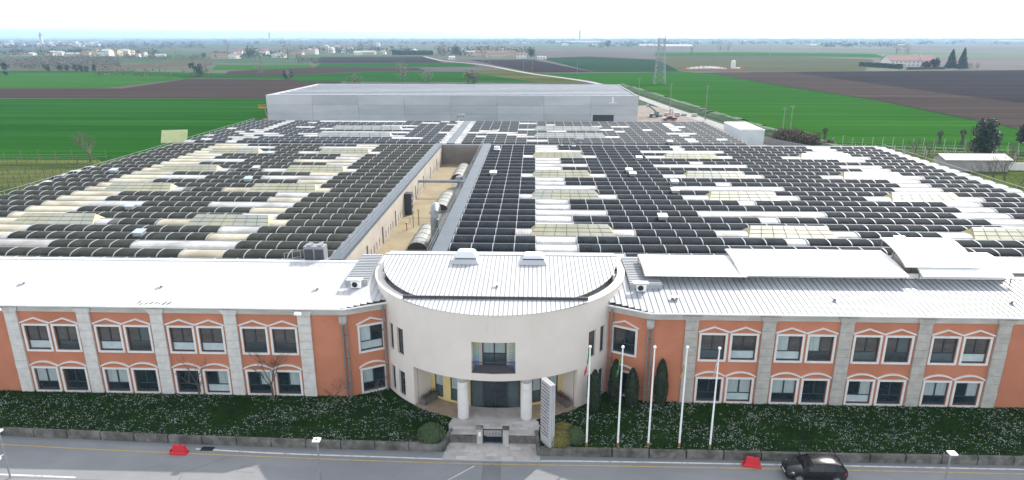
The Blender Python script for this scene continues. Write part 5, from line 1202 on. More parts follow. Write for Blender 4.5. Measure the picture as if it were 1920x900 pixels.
for x, y, r, lab in ((-26.95, 43.35, -4, 'red plastic road barrier beside the drain on the left of the road'), (16.5, 43.2, -12, 'red plastic road barrier in front of the black hatchback')):
    M = T(x, y, RZ0) @ RZ(R(r)); t = thing('road_barrier', lab, 'barrier', M=M, group='red plastic barriers on the front road')
    MB().loft([[(-.68, -.26, 0), (.62, -.26, 0), (.62, .26, 0), (-.68, .26, 0)], [(-.68, -.26, .1), (.62, -.26, .1), (.62, .26, .1), (-.68, .26, .1)], [(-.55, -.17, .2), (.56, -.17, .2), (.56, .17, .2), (-.55, .17, .2)], [(-.46, -.08, .72), (.42, -.08, .72), (.42, .08, .72), (-.46, .08, .72)], [(-.42, -.05, .76), (.38, -.05, .76), (.38, .05, .76), (-.42, .05, .76)]]).build('body', plastic_r, t, M)
    MB().box(-.75, -.1, .05, -.681, .1, .3).build('coupling', plastic_r, t, M); MB().lathe(.1, 0, [(.05, .761), (.05, .80)], 10).build('filler_cap', black_m, t, M)
def leaf_shell(b, c, rx, ry, rz, n, size, rng, shape='ball', mi=lambda: 0):
    for i in range(n):
        while True:
            v = Vector((rng.gauss(0, 1), rng.gauss(0, 1), rng.gauss(0, 1)))
            if v.length > .01: break
        v.normalize(); k = rng.uniform(.82, 1.04)
        if shape == 'col':
            h = rng.random(); a = rng.uniform(0, 6.2832); rr_ = (math.sin(math.pi * min(1, h * .92 + .08) ** .8) ** .55) * k
            p = Vector((c[0] + math.cos(a) * rx * rr_, c[1] + math.sin(a) * ry * rr_, c[2] + h * rz)); nrm = Vector((math.cos(a), math.sin(a), .35))
        else:
            if v.z < -.55: v.z = -v.z
            p = Vector((c[0] + v.x * rx * k, c[1] + v.y * ry * k, c[2] + v.z * rz * k)); nrm = v
        d = (nrm + Vector((rng.gauss(0, .7), rng.gauss(0, .7), rng.gauss(0, .7)))).normalized(); e = d.orthogonal().normalized() * size * rng.uniform(.6, 1.3); f = d.cross(e).normalized() * size * rng.uniform(.5, 1.0)
        b.face([p - e, p - f, p + e, p + f], mi())
def bush(name, label, x, y, rx, ry, rz, m, n=1500, size=.05, cat='shrub', core=.82, shape='ball', group=None, z0=-.03):
    t = thing(name, label, cat, (x, y, z0), group); rng = random.Random(hash((round(x, 1), round(y, 1))) % 9999)
    b = MB(); leaf_shell(b, (x, y, z0 + (rz * .35 if shape == 'ball' else 0)), rx, ry, rz * (.66 if shape == 'ball' else 1), n, size, rng, shape)
    c = MB()
    if shape == 'ball': c.lathe(0, 0, [(.3, z0 + .0), (.75, z0 + .1 * rz), (.9 * core * 1.05, z0 + rz * .35), (.66, z0 + rz * .72), (.25, z0 + rz * .92)], 12)
    else: c.lathe(0, 0, [(.45, z0), (.75, z0 + rz * .15), (.85, z0 + rz * .4), (.74, z0 + rz * .68), (.4, z0 + rz * .88), (.08, z0 + rz * .98)], 12)
    c.v = [(x + p[0] * rx, y + p[1] * ry, p[2]) for p in c.v]; n0 = len(b.v); b.v += c.v; b.f += [tuple(n0 + j for j in f) for f in c.f]; b.m += c.m
    b.build('foliage', m, t); MB().tube([(x, y, z0 - .02), (x, y, z0 + rz * .3)], .05, 6).build('stem', bark, t)
    return t
bush('clipped_shrub', 'round clipped green shrub left of the entrance path', -7.75, 44.95, 1.08, .85, 1.35, hedge_m, 2600, .05)
bush('clipped_shrub', 'golden-green clipped shrub nearest the totem sign', 2.15, 44.6, .95, .7, 1.2, yhedge_m, 1800, .05)
bush('clipped_shrub', 'golden-green clipped shrub behind the one at the totem sign', 2.5, 45.6, 1.0, .8, 1.2, yhedge_m, 1600, .05)
bush('clipped_shrub', 'darker clipped shrub nearest the first flagpole', 3.35, 45.0, .75, .7, 1.25, hedge_m, 1500, .05)
for i, (x, y, h, r, lab) in enumerate(((5.25, 49.75, 3.75, .55, 'dark columnar cypress in front of the rotunda wall'), (7.15, 51.2, 4.0, .6, 'dark columnar cypress left of the arched window right of the rotunda'), (8.5, 50.6, 3.5, .6, 'dark columnar cypress right of the arched window right of the rotunda'), (10.95, 50.75, 4.3, .6, 'tall pointed cypress against terracotta wall right of the downpipes'))):
    bush('cypress', lab, x, y, r, r, h, cypress_m, 2600, .06, 'cypress', shape='col', group='columnar cypresses right of the rotunda')
def branches(b, p, d, L, r, lev, rng, spread=.6, up=.15, nseg=3, tips=None):
    P = [p]; q = p; dd = d.copy()
    for i in range(nseg):
        dd = (dd + Vector((rng.gauss(0, .12), rng.gauss(0, .12), up * .3))).normalized(); q = q + dd * L / nseg; P.append(q)
    b.tube(P, [r * (1 - .55 * i / nseg) for i in range(nseg + 1)], 5 if lev > 1 else 3, cap=False)
    if lev == 0:
        if tips is not None: tips.append(q)
        return
    for i in range(rng.choice((3, 4)) if lev > 1 else 4):
        k = rng.uniform(.45, 1); s = P[min(nseg, int(k * nseg) + 0)].lerp(P[min(nseg, int(k * nseg) + 1)], .5)
        nd = (dd + Vector((rng.gauss(0, spread), rng.gauss(0, spread), abs(rng.gauss(0, .3))))).normalized()
        branches(b, s, nd, L * rng.uniform(.5, .75), r * .5, lev - 1, rng, spread, up, nseg, tips)
def bare_tree(label, x, y, h, seed, name='bare_tree', lev=3, r=None, group=None, z0=-.03, spread=.6, m=twig):
    t = thing(name, label, 'tree', (x, y, z0), group); rng = random.Random(seed); r = r or h * .018
    MB().tube([(x, y, z0 - .02), (x + .02 * h, y, z0 + h * .18), (x, y, z0 + h * .36)], [r * 1.4, r, r * .9], 7).build('trunk', bark, t)
    b = MB()
    for i in range(5): branches(b, Vector((x, y, z0 + h * (.2 + .04 * i))), Vector((rng.gauss(0, .5), rng.gauss(0, .5), 1)).normalized(), h * .48, r * .6, lev - 1, rng, spread)
    b.build('crown', m, t); return t
bare_tree('slim leafless tree before the left wing windows nearest the rotunda', -22.4, 50.5, 4.6, 3)
bare_tree('low spreading leafless shrub beside the left downpipes', -16.7, 50.1, 2.3, 5, 'bare_shrub', 3, .05, spread=.9)
bare_tree('small leafless tree before the second left bay from the rotunda', -28.9, 50.6, 3.7, 8)
bare_tree('thin leafless shrub in the corner left of the rotunda', -12.9, 50.4, 2.4, 11, 'bare_shrub', 3, .03, spread=.8)
struct(MB().face([(-10.6, 44.6, -.012), (-6.8, 44.5, -.012), (-6.75, 46.0, -.012), (-8.8, 45.6, -.012)]).build('soil_bed', soil))
# ---------------------------------------------------------------- countryside
def leafy(label, p, h, rx, m, n=900, size=.5, seed=0, name='leafy_tree', group=None, core=None, low=.15, cat='tree', conic=False, asp=1.0):
    t = thing(name, label, cat, (p.x, p.y, 0), group); rng = random.Random(seed)
    MB().tube([(p.x, p.y, -.1), (p.x + .02 * h, p.y, h * .35), (p.x, p.y, h * .6)], [h * .03, h * .022, h * .01], 6).build('trunk', bark, t)
    b = MB(); cl = []
    for i in range(14):
        a = rng.uniform(0, 6.28); q = rng.random() ** .6; zz = low + (1 - low) * (.12 + .76 * rng.random()); w = (1 - zz) * 1.25 if conic else math.sqrt(max(.1, 1 - ((zz - .55) / .55) ** 2))
        cl.append((p.x + math.cos(a) * rx * .62 * q * w, p.y + math.sin(a) * rx * .62 * q * w, zz * h, rx * .48 * (w if conic else 1) * rng.uniform(.75, 1.1)))
    if conic:
        for i in range(n * 3):
            h0 = rng.random() ** 1.3; tier = .72 + .28 * (1 - (h0 * 9) % 1); a = rng.uniform(0, 6.283); q_ = math.sqrt(rng.uniform(.25, 1)); lob = 1 + .22 * math.sin(a * 3 + seed + h0 * 7) + .12 * math.sin(a * 7 + h0 * 31)
            rr0 = rx * (1 - h0) ** .8 * tier * q_ * lob; q = Vector((p.x + math.cos(a) * rr0, p.y + math.sin(a) * rr0, h * (.03 + .97 * h0) - rr0 * .15))
            d = Vector((math.cos(a) + rng.gauss(0, .5), math.sin(a) + rng.gauss(0, .5), .5 + rng.gauss(0, .5))).normalized(); e = d.orthogonal().normalized() * size * rng.uniform(.5, 1.1); f = d.cross(e).normalized() * size * rng.uniform(.4, .9)
            b.face([q - e, q - f, q + e, q + f])
        n = 0
    for i in range(n):
        c = rng.choice(cl); v = Vector((rng.gauss(0, 1), rng.gauss(0, 1), rng.gauss(0, 1))).normalized() * c[3] * rng.uniform(.55, 1.05); v.z *= asp
        q = Vector(c[:3]) + v; q.z = max(q.z, h * low * .5); d = (v.normalized() + Vector((rng.gauss(0, .6), rng.gauss(0, .6), rng.gauss(0, .6)))).normalized(); e = d.orthogonal().normalized() * size * rng.uniform(.6, 1.3); f = d.cross(e).normalized() * size * rng.uniform(.5, 1)
        b.face([q - e, q - f, q + e, q + f])
    b.build('crown', m, t); return t
p = ground(1838, 292); leafy('tall dense dark evergreen behind the white-roofed shed', p, 9.4, 4.0, leaf_d, 4200, .28, 1, low=.02, asp=1.25)
p = ground(1925, 285); leafy('dark evergreen cut by the right picture edge', p, 9.5, 3.2, leaf_d, 2600, .32, 2, low=.02)
for i, (px, py, h, r_) in enumerate(((1465, 266, 3.0, 4.0), (1490, 270, 3.5, 4.6), (1515, 272, 2.8, 3.8), (1545, 276, 1.6, 3.0))):
    leafy(f'brown-green bush beside the country road, {ORD[i + 1]} from the clad tower', ground(px, py), h, r_, leaf_r, 1300, .3, 20 + i, 'roadside_bush', 'bushes beside the country road', low=.0, cat='bush', asp=.8)
for i, (px, py, h) in enumerate(((1545, 262, 3.6), (1760, 270, 3.8), (1802, 272, 4.8), (1870, 277, 3.6))):
    p = ground(px, py); t = thing('pollard_tree', f'knobbly pollarded tree by the vineyard, {ORD[i + 1]} from the left', 'tree', (p.x, p.y, 0), 'pollarded trees by the right vineyard'); rng = random.Random(i)
    MB().tube([(p.x, p.y, -.1), (p.x + .2, p.y, h * .4), (p.x - .1, p.y, h * .7)], [.5, .38, .5], 8).build('trunk', bark, t); b = MB()
    for k in range(9): branches(b, Vector((p.x, p.y, h * .62)), Vector((rng.gauss(0, .7), rng.gauss(0, .7), .8)).normalized(), h * .2, .16, 1, rng)
    leaf_shell(b, (p.x, p.y, h * .78), .75, .75, .8, 160, .16, rng); b.build('crown', bark, t)
for i, (px, py, h) in enumerate(((1715, 290, 4.5), (1740, 292, 4.5), (1815, 300, 4.5), (1835, 350, 5), (1860, 345, 6), (1880, 352, 6.5), (1895, 305, 5), (1905, 372, 6))):
    p = ground(px, py); bare_tree(f'leafless orchard tree right of the halls, {ORD[i + 1]} from the left', p.x, p.y, h, 40 + i, 'orchard_tree', 3, .12, 'leafless orchard trees right of the halls', 0, .9)
p = ground(170, 305); bare_tree('leafless round tree at the corner of the left green field', p.x, p.y, 7, 60, lev=4, r=.22, z0=0, spread=.8)
def trellis(P0, P1, label, n, h=1.9, vine=True, pm2=roof_grey):
    t = thing('vine_trellis', label, 'vineyard row', (P0.x, P0.y, 0), 'vine rows'); rng = random.Random(int(P0.x * 7) % 999)
    for i in range(n + 1):
        p = P0.lerp(P1, i / n); hh = h * rng.uniform(.9, 1.15); MB().box(p.x - .06, p.y - .06, 0, p.x + .06, p.y + .06, hh).build('post', pm2, t)
    for z in (.8, 1.5): MB().bar((P0.x, P0.y, z), (P1.x, P1.y, z), .04).build('wire', zinc, t)
    if vine:
        b = MB(); L_ = (P1 - P0).length
        for i in range(int(L_ / 1.1)):
            p = P0.lerp(P1, i * 1.1 / L_); b.tube([(p.x, p.y, 0), (p.x + .1, p.y, .8), (p.x + rng.uniform(-.5, .5), p.y, 1.0 + rng.random() * .6)], [.06, .05, .02], 3, cap=False)
        stuff(b.build('vines', twig, t))
for i in range(4):
    y = 285 - i * 0; P0 = ground(1560 + 6 * i, 276 + i * 5.5); P1 = ground(1990, 289 + i * 7.0); trellis(P0, P1, f'vine row with pale posts right of the halls, {ORD[i + 1]} from the back', 22 if i < 2 else 10, 3.0 if i == 0 else 1.8, i > 0)
for i in range(8):
    P0 = ground(-120, 303 + i * 9.0); P1 = ground(200 - 17 * i, 299.5 + i * 8.3); trellis(P0, P1, f'vine row beyond the left car park, {ORD[i + 1]} from the back', 8 if i else 10, 2.4 if i == 0 else 1.6, True, bark if i else twig)
# pylon
p = ground(1236, 158); t = thing('lattice_pylon', 'tall grey steel lattice pylon in the right green field', 'pylon', (p.x, p.y, 0)); H_ = 31.5
def pw(z): return 3.6 - 1.6 * min(1, z / 24) if z < 24 else 2.0
b = MB(); zs = [0, 4.5, 8.5, 12, 15.2, 18, 20.6, 23, 25.2, 27.2, 29]
for sx_ in (-1, 1):
    for sy_ in (-1, 1): MB().tube([(p.x + sx_ * pw(z), p.y + sy_ * pw(z), z) for z in zs], .17, 4).build('leg', steel, t)
for z0, z1 in zip(zs, zs[1:]):
    for (a0, b0), (a1, b1) in (((-1, -1), (1, -1)), ((1, -1), (1, 1)), ((1, 1), (-1, 1)), ((-1, 1), (-1, -1))):
        b.bar((p.x + a0 * pw(z0), p.y + b0 * pw(z0), z0), (p.x + a1 * pw(z1), p.y + b1 * pw(z1), z1), .13); b.bar((p.x + a1 * pw(z0), p.y + b1 * pw(z0), z0), (p.x + a0 * pw(z1), p.y + b0 * pw(z1), z1), .13); b.bar((p.x + a0 * pw(z1), p.y + b0 * pw(z1), z1), (p.x + a1 * pw(z1), p.y + b1 * pw(z1), z1), .11)
b.build('bracing', steel, t)
for s in (-1, 1): MB().bar((p.x + s * 2, p.y, 29), (p.x + s * 2, p.y, H_ + .5), .3).build('peak', steel, t); MB().bar((p.x + s * 2, p.y, 25), (p.x + s * 3.2, p.y, 26), .18).build('cross_arm', steel, t)
for i, (px, py, h) in enumerate(((1322, 226, 13), (1256, 205, 11), (1197, 190, 11), (1480, 258, 10), (1466, 255, 9), (1082, 140, 12), (998, 137, 13), (981, 135, 12), (905, 124, 11), (918, 126, 11), (1443, 106, 22), (1345, 110, 16), (1740, 104, 22))):
    p = ground(px, py); t = thing('utility_pole', f'thin utility pole on the plain, {nth(i + 1)} counting outward along the country road', 'pole', (p.x, p.y, 0)); UP = globals().setdefault('UP', []); UP.append((t, px))
    MB().tube([(p.x, p.y, -.1), (p.x, p.y, h)], [.2, .12], 6).build('pole', zinc, t); MB().bar((p.x - .8, p.y, h - .5), (p.x + .8, p.y, h - .5), .1).build('cross_bar', zinc, t)
for i, (t, px) in enumerate(sorted(UP, key=lambda q: q[1])): t['label'] = f'thin utility pole on the plain, {nth(i + 1)} from the left'; t['group'] = 'utility poles on the plain'
# farmhouses and villages
def house(px, py, w, d, h, wm, rm, rot=0, gable='x', lab=None, grp=None, rise=None, win=True):
    p = ground(px, py); M = T(p.x, p.y, 0) @ RZ(R(rot)); t = thing('farmhouse', lab or 'house', 'house', M=M, group=grp); rise = rise if rise is not None else min(w, d) * .22
    b = MB().box(-w / 2, 0, -.2, w / 2, d, h)
    if gable == 'x': b.face([(-w / 2, 0, h), (-w / 2, d / 2, h + rise), (-w / 2, d, h)][::-1]); b.face([(w / 2, 0, h), (w / 2, d / 2, h + rise), (w / 2, d, h)])
    else: b.face([(-w / 2, 0, h), (w / 2, 0, h), (0, 0, h + rise)]); b.face([(w / 2, d, h), (-w / 2, d, h), (0, d, h + rise)])
    wl = b.build('wall', wm, t, M); r = MB(); o = .5
    if gable == 'x':
        k = rise / (d / 2) * o
        r.hexa([(-w / 2 - o, -o, h - k + .05), (w / 2 + o, -o, h - k + .05), (w / 2 + o, d / 2, h + rise + .05), (-w / 2 - o, d / 2, h + rise + .05), (-w / 2 - o, -o, h - k + .3), (w / 2 + o, -o, h - k + .3), (w / 2 + o, d / 2, h + rise + .3), (-w / 2 - o, d / 2, h + rise + .3)])
        r.hexa([(-w / 2 - o, d / 2 + .01, h + rise + .05), (w / 2 + o, d / 2 + .01, h + rise + .05), (w / 2 + o, d + o, h - k + .05), (-w / 2 - o, d + o, h - k + .05), (-w / 2 - o, d / 2 + .01, h + rise + .3), (w / 2 + o, d / 2 + .01, h + rise + .3), (w / 2 + o, d + o, h - k + .3), (-w / 2 - o, d + o, h - k + .3)])
    else:
        k = rise / (w / 2) * o
        for s in (-1, 1): r.hexa([(s * (w / 2 + o), -o, h - k + .05), (s * .005, -o, h + rise + .05), (s * .005, d + o, h + rise + .05), (s * (w / 2 + o), d + o, h - k + .05), (s * (w / 2 + o), -o, h - k + .3), (s * .005, -o, h + rise + .3), (s * .005, d + o, h + rise + .3), (s * (w / 2 + o), d + o, h - k + .3)])
    rf = r.build('roof', rm, t, M)
    if win and h > 2.5:
        MB().box(w * .2, d * .3, h, w * .2 + .7, d * .3 + .7, h + rise + 1.1).build('chimney', wm, rf, M) if h > 4 else None
        n = max(1, int(w / 4))
        for s in range(int(h // 2.8)):
            for i in range(n): x = -w / 2 + (i + .5) * w / n; MB().box(x - .5, -.05, .9 + s * 2.9, x + .5, -.005, 2.2 + s * 2.9).build('window', frame_m, wl, M)
    return t
rng = random.Random(77); HS = []
def H(px, py, w, d, h, wm, rm, rot=0, gable='x', grp=''):
    HS.append((px, house(px, py, w, d, h, wm, rm, rot, gable, None, grp), grp))
hw, hc, rr_, rg = house_w, house_c, roof_red, roof_grey
g1 = 'houses of the far village on the left'
for i in range(30):
    px = rng.uniform(-10, 185); py = rng.choice((84, 85.5, 87, 82, 80)) + rng.uniform(-.5, .5); H(px, py, rng.uniform(12, 26), rng.uniform(9, 14), rng.uniform(5, 8.5), rng.choice((hw, hw, hc)), rng.choice((rr_, rr_, rg)), rng.uniform(-30, 30), rng.choice('xy'), g1)
g2 = 'farm buildings of the left hamlet'
for px, py, w, d, h, wm, rm in ((35, 105, 30, 8, 3, hc, rr_), (58, 105, 8, 8, 4, hw, rg), (92, 105, 14, 9, 4, hc, rr_), (98, 104, 6, 8, 6, hw, rg), (111, 104.5, 12, 9, 5, hw, rg), (178, 107, 9, 10, 10, hc, rr_), (188, 107, 12, 10, 8, hw, rr_), (198, 107, 13, 12, 9, hw, rg), (212, 106, 18, 12, 9, hc, rr_), (228, 105, 22, 12, 8, hc, rg), (246, 103, 6, 8, 7, hw, rr_), (257, 107, 6, 8, 4, hw, rr_), (268, 106, 7, 8, 6, hw, rr_), (135, 106, 26, 9, 4, hc, rg), (160, 106, 16, 10, 6, hc, rr_), (300, 106, 16, 5, 2.6, hw, rg)):
    H(px, py, w, d, h, wm, rm, rng.uniform(-12, 12), 'x', g2)
g3 = 'houses along the lane left of the centre'
for px, py, w, d, h, wm, rm in ((410, 110, 24, 12, 4, hc, rr_), (434, 110, 16, 10, 5, hw, rr_), (446, 102, 15, 10, 6, hw, rr_), (462, 101, 16, 10, 6, hw, rr_), (492, 103, 15, 10, 6, hw, rr_), (500, 101, 11, 9, 7, hw, rr_), (520, 108, 24, 10, 5, hw, rr_), (555, 103, 22, 10, 4, hc, rr_), (578, 102, 20, 12, 7, hc, rg), (588, 102, 8, 10, 9, hw, rr_), (608, 92, 20, 14, 7, hc, rg), (620, 99, 9, 10, 8, hw, rg), (630, 91, 14, 10, 6, hw, rr_), (644, 100, 8, 10, 7, hw, rr_), (656, 92, 16, 10, 6, hw, rr_), (672, 103, 14, 10, 4, hw, rg), (690, 102, 24, 10, 4, hc, rg), (708, 87, 10, 10, 9, hw, rg), (718, 102, 9, 9, 6, hw, rr_), (774, 99, 12, 9, 5, hw, rg)):
    H(px, py, w, d, h, wm, rm, rng.uniform(-25, 25), rng.choice('xxy'), g3)
g4 = 'houses of the farm group right of the lane'
for px, py, w, d, h, wm, rm in ((838, 97, 14, 12, 6, hc, rr_), (862, 93, 18, 10, 5, hw, rr_), (848, 112, 8, 8, 3, hw, rg), (882, 105, 16, 10, 6, hc, rg), (905, 106, 24, 14, 6, hc, rr_), (930, 108, 26, 14, 6, hc, rr_), (955, 106, 22, 12, 6, hc, rr_), (978, 110, 14, 10, 6, hw, rr_), (938, 94, 12, 10, 5, hw, rr_), (1015, 111, 12, 5, 3, hw, rg), (960, 83, 24, 12, 7, hw, rr_), (985, 83, 30, 12, 6, hc, rg), (1060, 86, 22, 10, 5, hw, rg)):
    H(px, py, w, d, h, wm, rm, rng.uniform(-20, 20), 'x', g4)
g5 = 'pale buildings on the far right plain'
for px, py, w, d, h, wm, rm in ((1115, 87, 18, 10, 6, hw, rg), (1147, 87, 14, 10, 6, hw, rg), (1225, 89, 80, 22, 5, hc, rg), (1270, 90, 90, 22, 5, hc, rg), (1310, 80, 30, 14, 6, hw, rg), (1330, 79, 20, 12, 6, hw, rr_), (1590, 85, 40, 14, 6, hc, rr_), (1525, 88, 20, 12, 5, hc, rg), (1690, 88, 20, 12, 5, hc, rg), (1210, 80, 26, 12, 6, hw, rg), (1770, 80, 40, 14, 6, hw, rg), (1400, 79, 30, 14, 6, hw, rg)):
    H(px, py, w, d, h, wm, rm, rng.uniform(-10, 10), 'x', g5)
for px, py, w in ((1084, 80.5, 230), (545, 74.8, 330), (210, 75.0, 150), (1900, 79, 220)): H(px, py, w, 20, 5, hw, rg, 0, 'x', 'long pale sheds near the horizon')
for g in sorted(set(q[2] for q in HS)):
    L_ = sorted([q for q in HS if q[2] == g], key=lambda q: q[0])
    for i, (px, t, _) in enumerate(L_):
        b_ = {g1: 'pale village house far off on the left plain', g2: 'farm building of the hamlet behind the bare orchard', g3: 'house along the field lane left of centre', g4: 'house of the farm group beside the winding lane', g5: 'pale farm building on the far right plain'}.get(g, 'long pale shed near the horizon')
        t['label'] = f'{b_}, {nth(i + 1)} from the left'
        if g.startswith('long'): t['category'] = 'shed'
house(1712, 125, 46, 24, 6, house_w, mat('brown red roof', (.17, .075, .06), (.22, .10, .08), .4, .85), -4, 'x', 'white farmhouse with brown-red roof on the right plain', rise=5)
def clump_hedge(pa, pb, h, w, m, label, n=1200, size=.6, name='hedge'):
    t = thing(name, label, 'hedge', (pa.x, pa.y, 0)); rng = random.Random(int(pa.x) % 97); b = MB(); d = (pb - pa); nrm = Vector((-d.y, d.x, 0)).normalized()
    for i in range(n):
        u = rng.random(); k = rng.uniform(.9, 1.05); s = rng.choice((-1, 1, 0)); q = pa + d * u + nrm * (s * w / 2 if s else rng.uniform(-w / 2, w / 2)); q = Vector((q.x, q.y, h * k if s == 0 else rng.uniform(0, h)))
        v = Vector((rng.gauss(0, 1), rng.gauss(0, 1), rng.gauss(0, 1))).normalized(); e = v.orthogonal().normalized() * size; f = v.cross(e).normalized() * size; b.face([q - e, q - f, q + e, q + f])
    c = nrm * w * .42; z = h * .92
    b.hexa([(pa - c).to_tuple(), (pb - c).to_tuple(), (pb + c).to_tuple(), (pa + c).to_tuple()] + [(q.x, q.y, z) for q in (pa - c, pb - c, pb + c, pa + c)]); b.build('foliage', m, t)
clump_hedge(ground(1612, 124), ground(1690, 129), 4, 3, leaf_d, 'long dark clipped hedge before the brown-roofed farmhouse')
clump_hedge(ground(736, 103), ground(812, 103), 7, 6, leaf_d, 'dark hedge block left of the winding lane', 900, 1.0)
clump_hedge(ground(1700, 130.5), ground(1772, 129.5), 1.6, 1.2, leaf_r, 'low brown hedge right of the brown-roofed farmhouse', 500, .5)
cg_ = 'dark trees beside the brown-roofed farmhouse'
for i, (px, py, h, r_) in enumerate(((1782, 127, 18, 6.5), (1803, 128, 19.5, 6), (1752, 127, 9, 6), (1735, 127, 6, 5))): leafy(f'dark {"conifer" if i < 2 else "bushy tree"} beside the brown-roofed farmhouse, {["third", "fourth", "second", "first"][i]} from the left', ground(px, py), h, r_, leaf_d, 900, .75, 70 + i, 'conifer' if i < 2 else 'bushy_tree', cg_, low=.02, conic=i < 2)
# construction heap
p = ground(1330, 131); t = thing('rubble_heap', 'grey rubble heap behind orange netting on the right plain', 'heap', (p.x, p.y, 0)); rng = random.Random(9)
b = MB(); nx_ = 26
hts = [[max(0, 2.6 * math.sin(math.pi * i / nx_) ** .6 * math.sin(math.pi * j / 6) + rng.uniform(-.4, .9)) if 0 < i < nx_ and 0 < j < 6 else 0 for j in range(7)] for i in range(nx_ + 1)]
for i in range(nx_):
    for j in range(6): b.face([(p.x - 20 + (i + a) * 1.5, p.y + (j + c) * 3, hts[i + a][j + c]) for a, c in ((0, 0), (1, 0), (1, 1), (0, 1))])
b.build('rubble', mat('grey rubble', (.22, .22, .23), (.40, .40, .40), .6, .9), t)
t = thing('safety_netting', 'orange safety netting along the rubble heap', 'netting', (p.x, p.y - 3, 0)); on = mat('orange netting', (.55, .16, .09), rough=.8)
for i in range(24): MB().bar((p.x - 28 + i * 2.6, p.y - 4 + (2 if i in (0, 23) else 0), .7), (p.x - 25.6 + i * 2.6, p.y - 4, .7), .06, 1.4).build('net_panel', on, t)
t = thing('site_silo', 'small white silo tower beside the rubble heap', 'silo', (p.x + 22, p.y, 0)); MB().lathe(p.x + 22, p.y, [(1.2, 0), (2.2, 2), (2.2, 8), (1.0, 9)], 12).build('tank', house_w, t); MB().box(p.x + 25, p.y, 0, p.x + 29, p.y + 3, 2.2).build('cabin', house_w, t)
# church towers
def tower(px, Y, w, h, spire, label, m=house_c):
    x = colx(px, Y, 70); t = thing('church_tower', label, 'tower', (x, Y, 0)); MB().box(x - w / 2, Y, -.1, x + w / 2, Y + w, h).build('shaft', m, t); MB().loft([[(x - w / 2 - .5, Y - .5, h + .01), (x + w / 2 + .5, Y - .5, h + .01), (x + w / 2 + .5, Y + w + .5, h + .01), (x - w / 2 - .5, Y + w + .5, h + .01)], [(x - .3, Y + w / 2 - .3, h + spire), (x + .3, Y + w / 2 - .3, h + spire), (x + .3, Y + w / 2 + .3, h + spire), (x - .3, Y + w / 2 + .3, h + spire)]]).build('spire', roof_red, t)
    MB().box(x - w / 4, Y - .1, h * .78, x + w / 4, Y - .01, h * .92).build('belfry_opening', frame_m, t)
tower(75, 2900, 9, 34, 16, 'church tower with red spire in the far village on the left'); tower(1087, 6500, 16, 78, 26, 'tall hazy church tower on the horizon right of centre'); tower(505, 5200, 12, 48, 18, 'hazy church tower on the horizon left of centre')
gm_ = 'scattered trees on the plain'; TR = []
for i, (px, py, h, r_, m) in enumerate(((755, 153, 15, 6, leaf_b), (803, 154, 12, 6, leaf_b), (885, 156, 9, 6.5, leaf_g), (665, 157, 5, 7, leaf_g), (540, 150, 7, 3, leaf_b), (490, 145, 14, 5, leaf_b), (387, 141, 16, 6, leaf_b), (375, 143, 9, 5, leaf_d), (361, 128, 6, 2.5, leaf_d), (357, 128, 6, 2, leaf_d), (300, 138, 8, 5, leaf_b), (178, 134, 7, 2.5, leaf_d), (163, 134, 5, 2.5, leaf_d), (152, 134, 6, 2.5, leaf_d), (142, 134, 6, 3, leaf_d), (127, 134, 6, 2.2, leaf_d), (114, 134, 7, 3.5, leaf_d), (90, 133, 6, 4, leaf_d), (12, 142, 11, 3, leaf_d), (536, 148, 6, 2.4, leaf_d), (546, 148, 6, 2.2, leaf_d), (427, 97, 26, 11, leaf_b), (382, 110, 9, 4, leaf_d), (470, 108, 17, 15, leaf_d), (540, 112, 28, 12, leaf_b), (557, 110, 18, 12, leaf_b), (680, 101, 28, 9, leaf_b), (697, 101, 26, 8, leaf_b), (831, 104, 24, 8, leaf_b), (855, 103, 16, 12, leaf_d), (995, 108, 15, 8, leaf_d), (940, 96, 20, 10, leaf_b), (1296, 103, 15, 6, leaf_b), (1350, 95, 22, 12, leaf_b), (1365, 97, 18, 9, leaf_b), (1820, 128, 6, 4, leaf_b), (1832, 128, 6, 3.5, leaf_b), (265, 106, 12, 9, leaf_b), (285, 106, 13, 10, leaf_b), (148, 104, 12, 11, leaf_d), (330, 104, 16, 9, leaf_b), (1185, 88, 24, 12, leaf_b), (1140, 88, 20, 12, leaf_d), (1680, 102, 18, 9, leaf_b), (1702, 102, 18, 9, leaf_b))):
    TR.append((px, leafy('tree', ground(px, py), h, r_, m, 420 if m is leaf_b else 520, h * .018 + .08 if m is leaf_b else h * .05 + .1, 100 + i, 'plain_tree', gm_, low=.12 if m is leaf_b else .04), {'bare twig haze': 'leafless', 'spring leaf': 'light green budding', 'dark evergreen leaf': 'dark'}[m.name]))
for i, (px, t, d) in enumerate(sorted(TR, key=lambda q: q[0])): t['label'] = f'{d} tree standing on the plain, {nth(i + 1)} from the left'
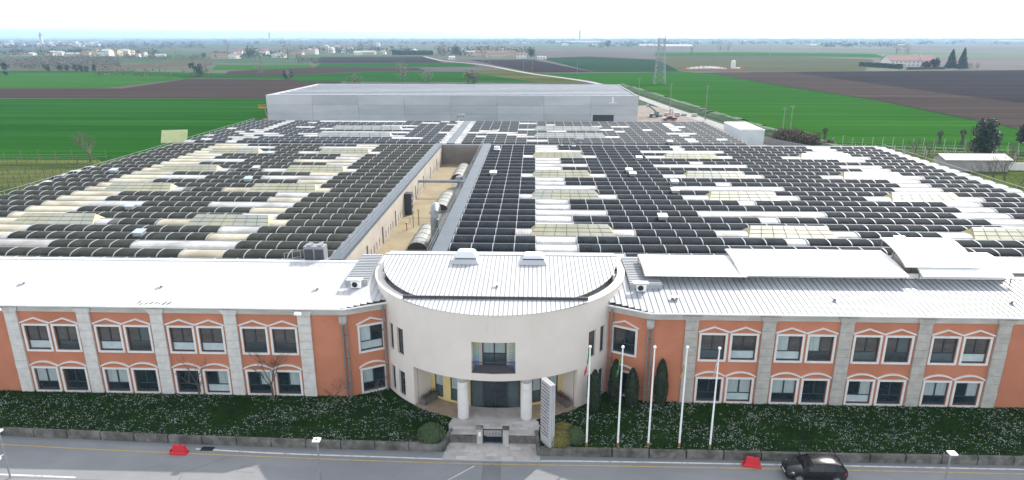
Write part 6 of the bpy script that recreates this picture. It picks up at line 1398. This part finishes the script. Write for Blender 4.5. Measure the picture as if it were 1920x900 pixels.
# far masses of trees and bushes that read as one
def mass(name, label, regions, m, seed, cols=None):
    rng = random.Random(seed); b = MB()
    for (x0, x1, y0, y1, n, h, w, k, sz) in regions:
        for i in range(n):
            px = rng.uniform(x0, x1); py = rng.uniform(y0, y1); p = ground(px, py); hh = h * rng.uniform(.6, 1.3)
            for j in range(k):
                q = p + Vector((rng.gauss(0, w * .35), rng.gauss(0, w * .35), 0)); q.z = hh * rng.uniform(.1, 1) ** .8
                v = Vector((rng.gauss(0, 1), rng.gauss(0, 1), rng.gauss(0, .6))).normalized(); e = v.orthogonal().normalized() * sz * rng.uniform(.6, 1.3); f = v.cross(e).normalized() * sz * rng.uniform(.6, 1)
                b.face([q - e, q - f, q + e, q + f])
    tag(stuff(b.build(name, m)), label, 'trees')
mass('bare_orchard', 'grey mass of bare orchard trees on the left plain', [(-60, 225, 112, 131, 700, 4.5, 4, 10, .55), (60, 380, 107, 113, 300, 4, 5, 8, .7), (180, 400, 134, 145, 60, 2.5, 4, 10, .5), (560, 600, 112, 120, 40, 5, 6, 10, .7)], mat('bare orchard twigs', (.085, .075, .055), (.13, .115, .085), .05, .95), 1)
far_t = mat('far trees', (.035, .045, .028), (.075, .075, .05), .01, .95)
mass('distant_woodland', 'hazy dark hedges and woods toward the horizon', [(-100, 2050, 70.2, 72.5, 900, 11, 60, 9, 6.5), (-100, 2050, 72.5, 76, 800, 9, 30, 8, 4.2), (-100, 2050, 76, 84, 650, 9, 16, 9, 2.6), (-60, 380, 84, 92, 200, 9, 10, 10, 1.7), (0, 300, 99, 106, 120, 8, 10, 12, 1.4), (560, 780, 90, 102, 130, 8, 9, 10, 1.4), (820, 1000, 92, 107, 130, 9, 9, 10, 1.4), (400, 560, 99, 110, 60, 6, 8, 10, 1.2), (1100, 1300, 84, 90, 90, 9, 12, 9, 1.8), (1540, 1700, 82, 90, 130, 9, 12, 9, 1.8)], far_t, 2)
# ---------------------------------------------------------------- the air
b = MB().box(-9000, -300, -1.8, 9000, 12500, 110)
hz = b.build('haze', None)
m = bpy.data.materials.new('haze air'); m.use_nodes = True; N = m.node_tree.nodes; N.clear()
vp = N.new('ShaderNodeVolumePrincipled'); vp.inputs['Color'].default_value = (.50, .74, 1, 1); vp.inputs['Density'].default_value = .00015; vp.inputs['Anisotropy'].default_value = 0
om = N.new('ShaderNodeOutputMaterial'); m.node_tree.links.new(vp.outputs[0], om.inputs['Volume'])
hz.data.materials.clear(); hz.data.materials.append(m); stuff(hz); tag(hz, 'pale haze lying over the whole plain', 'haze')
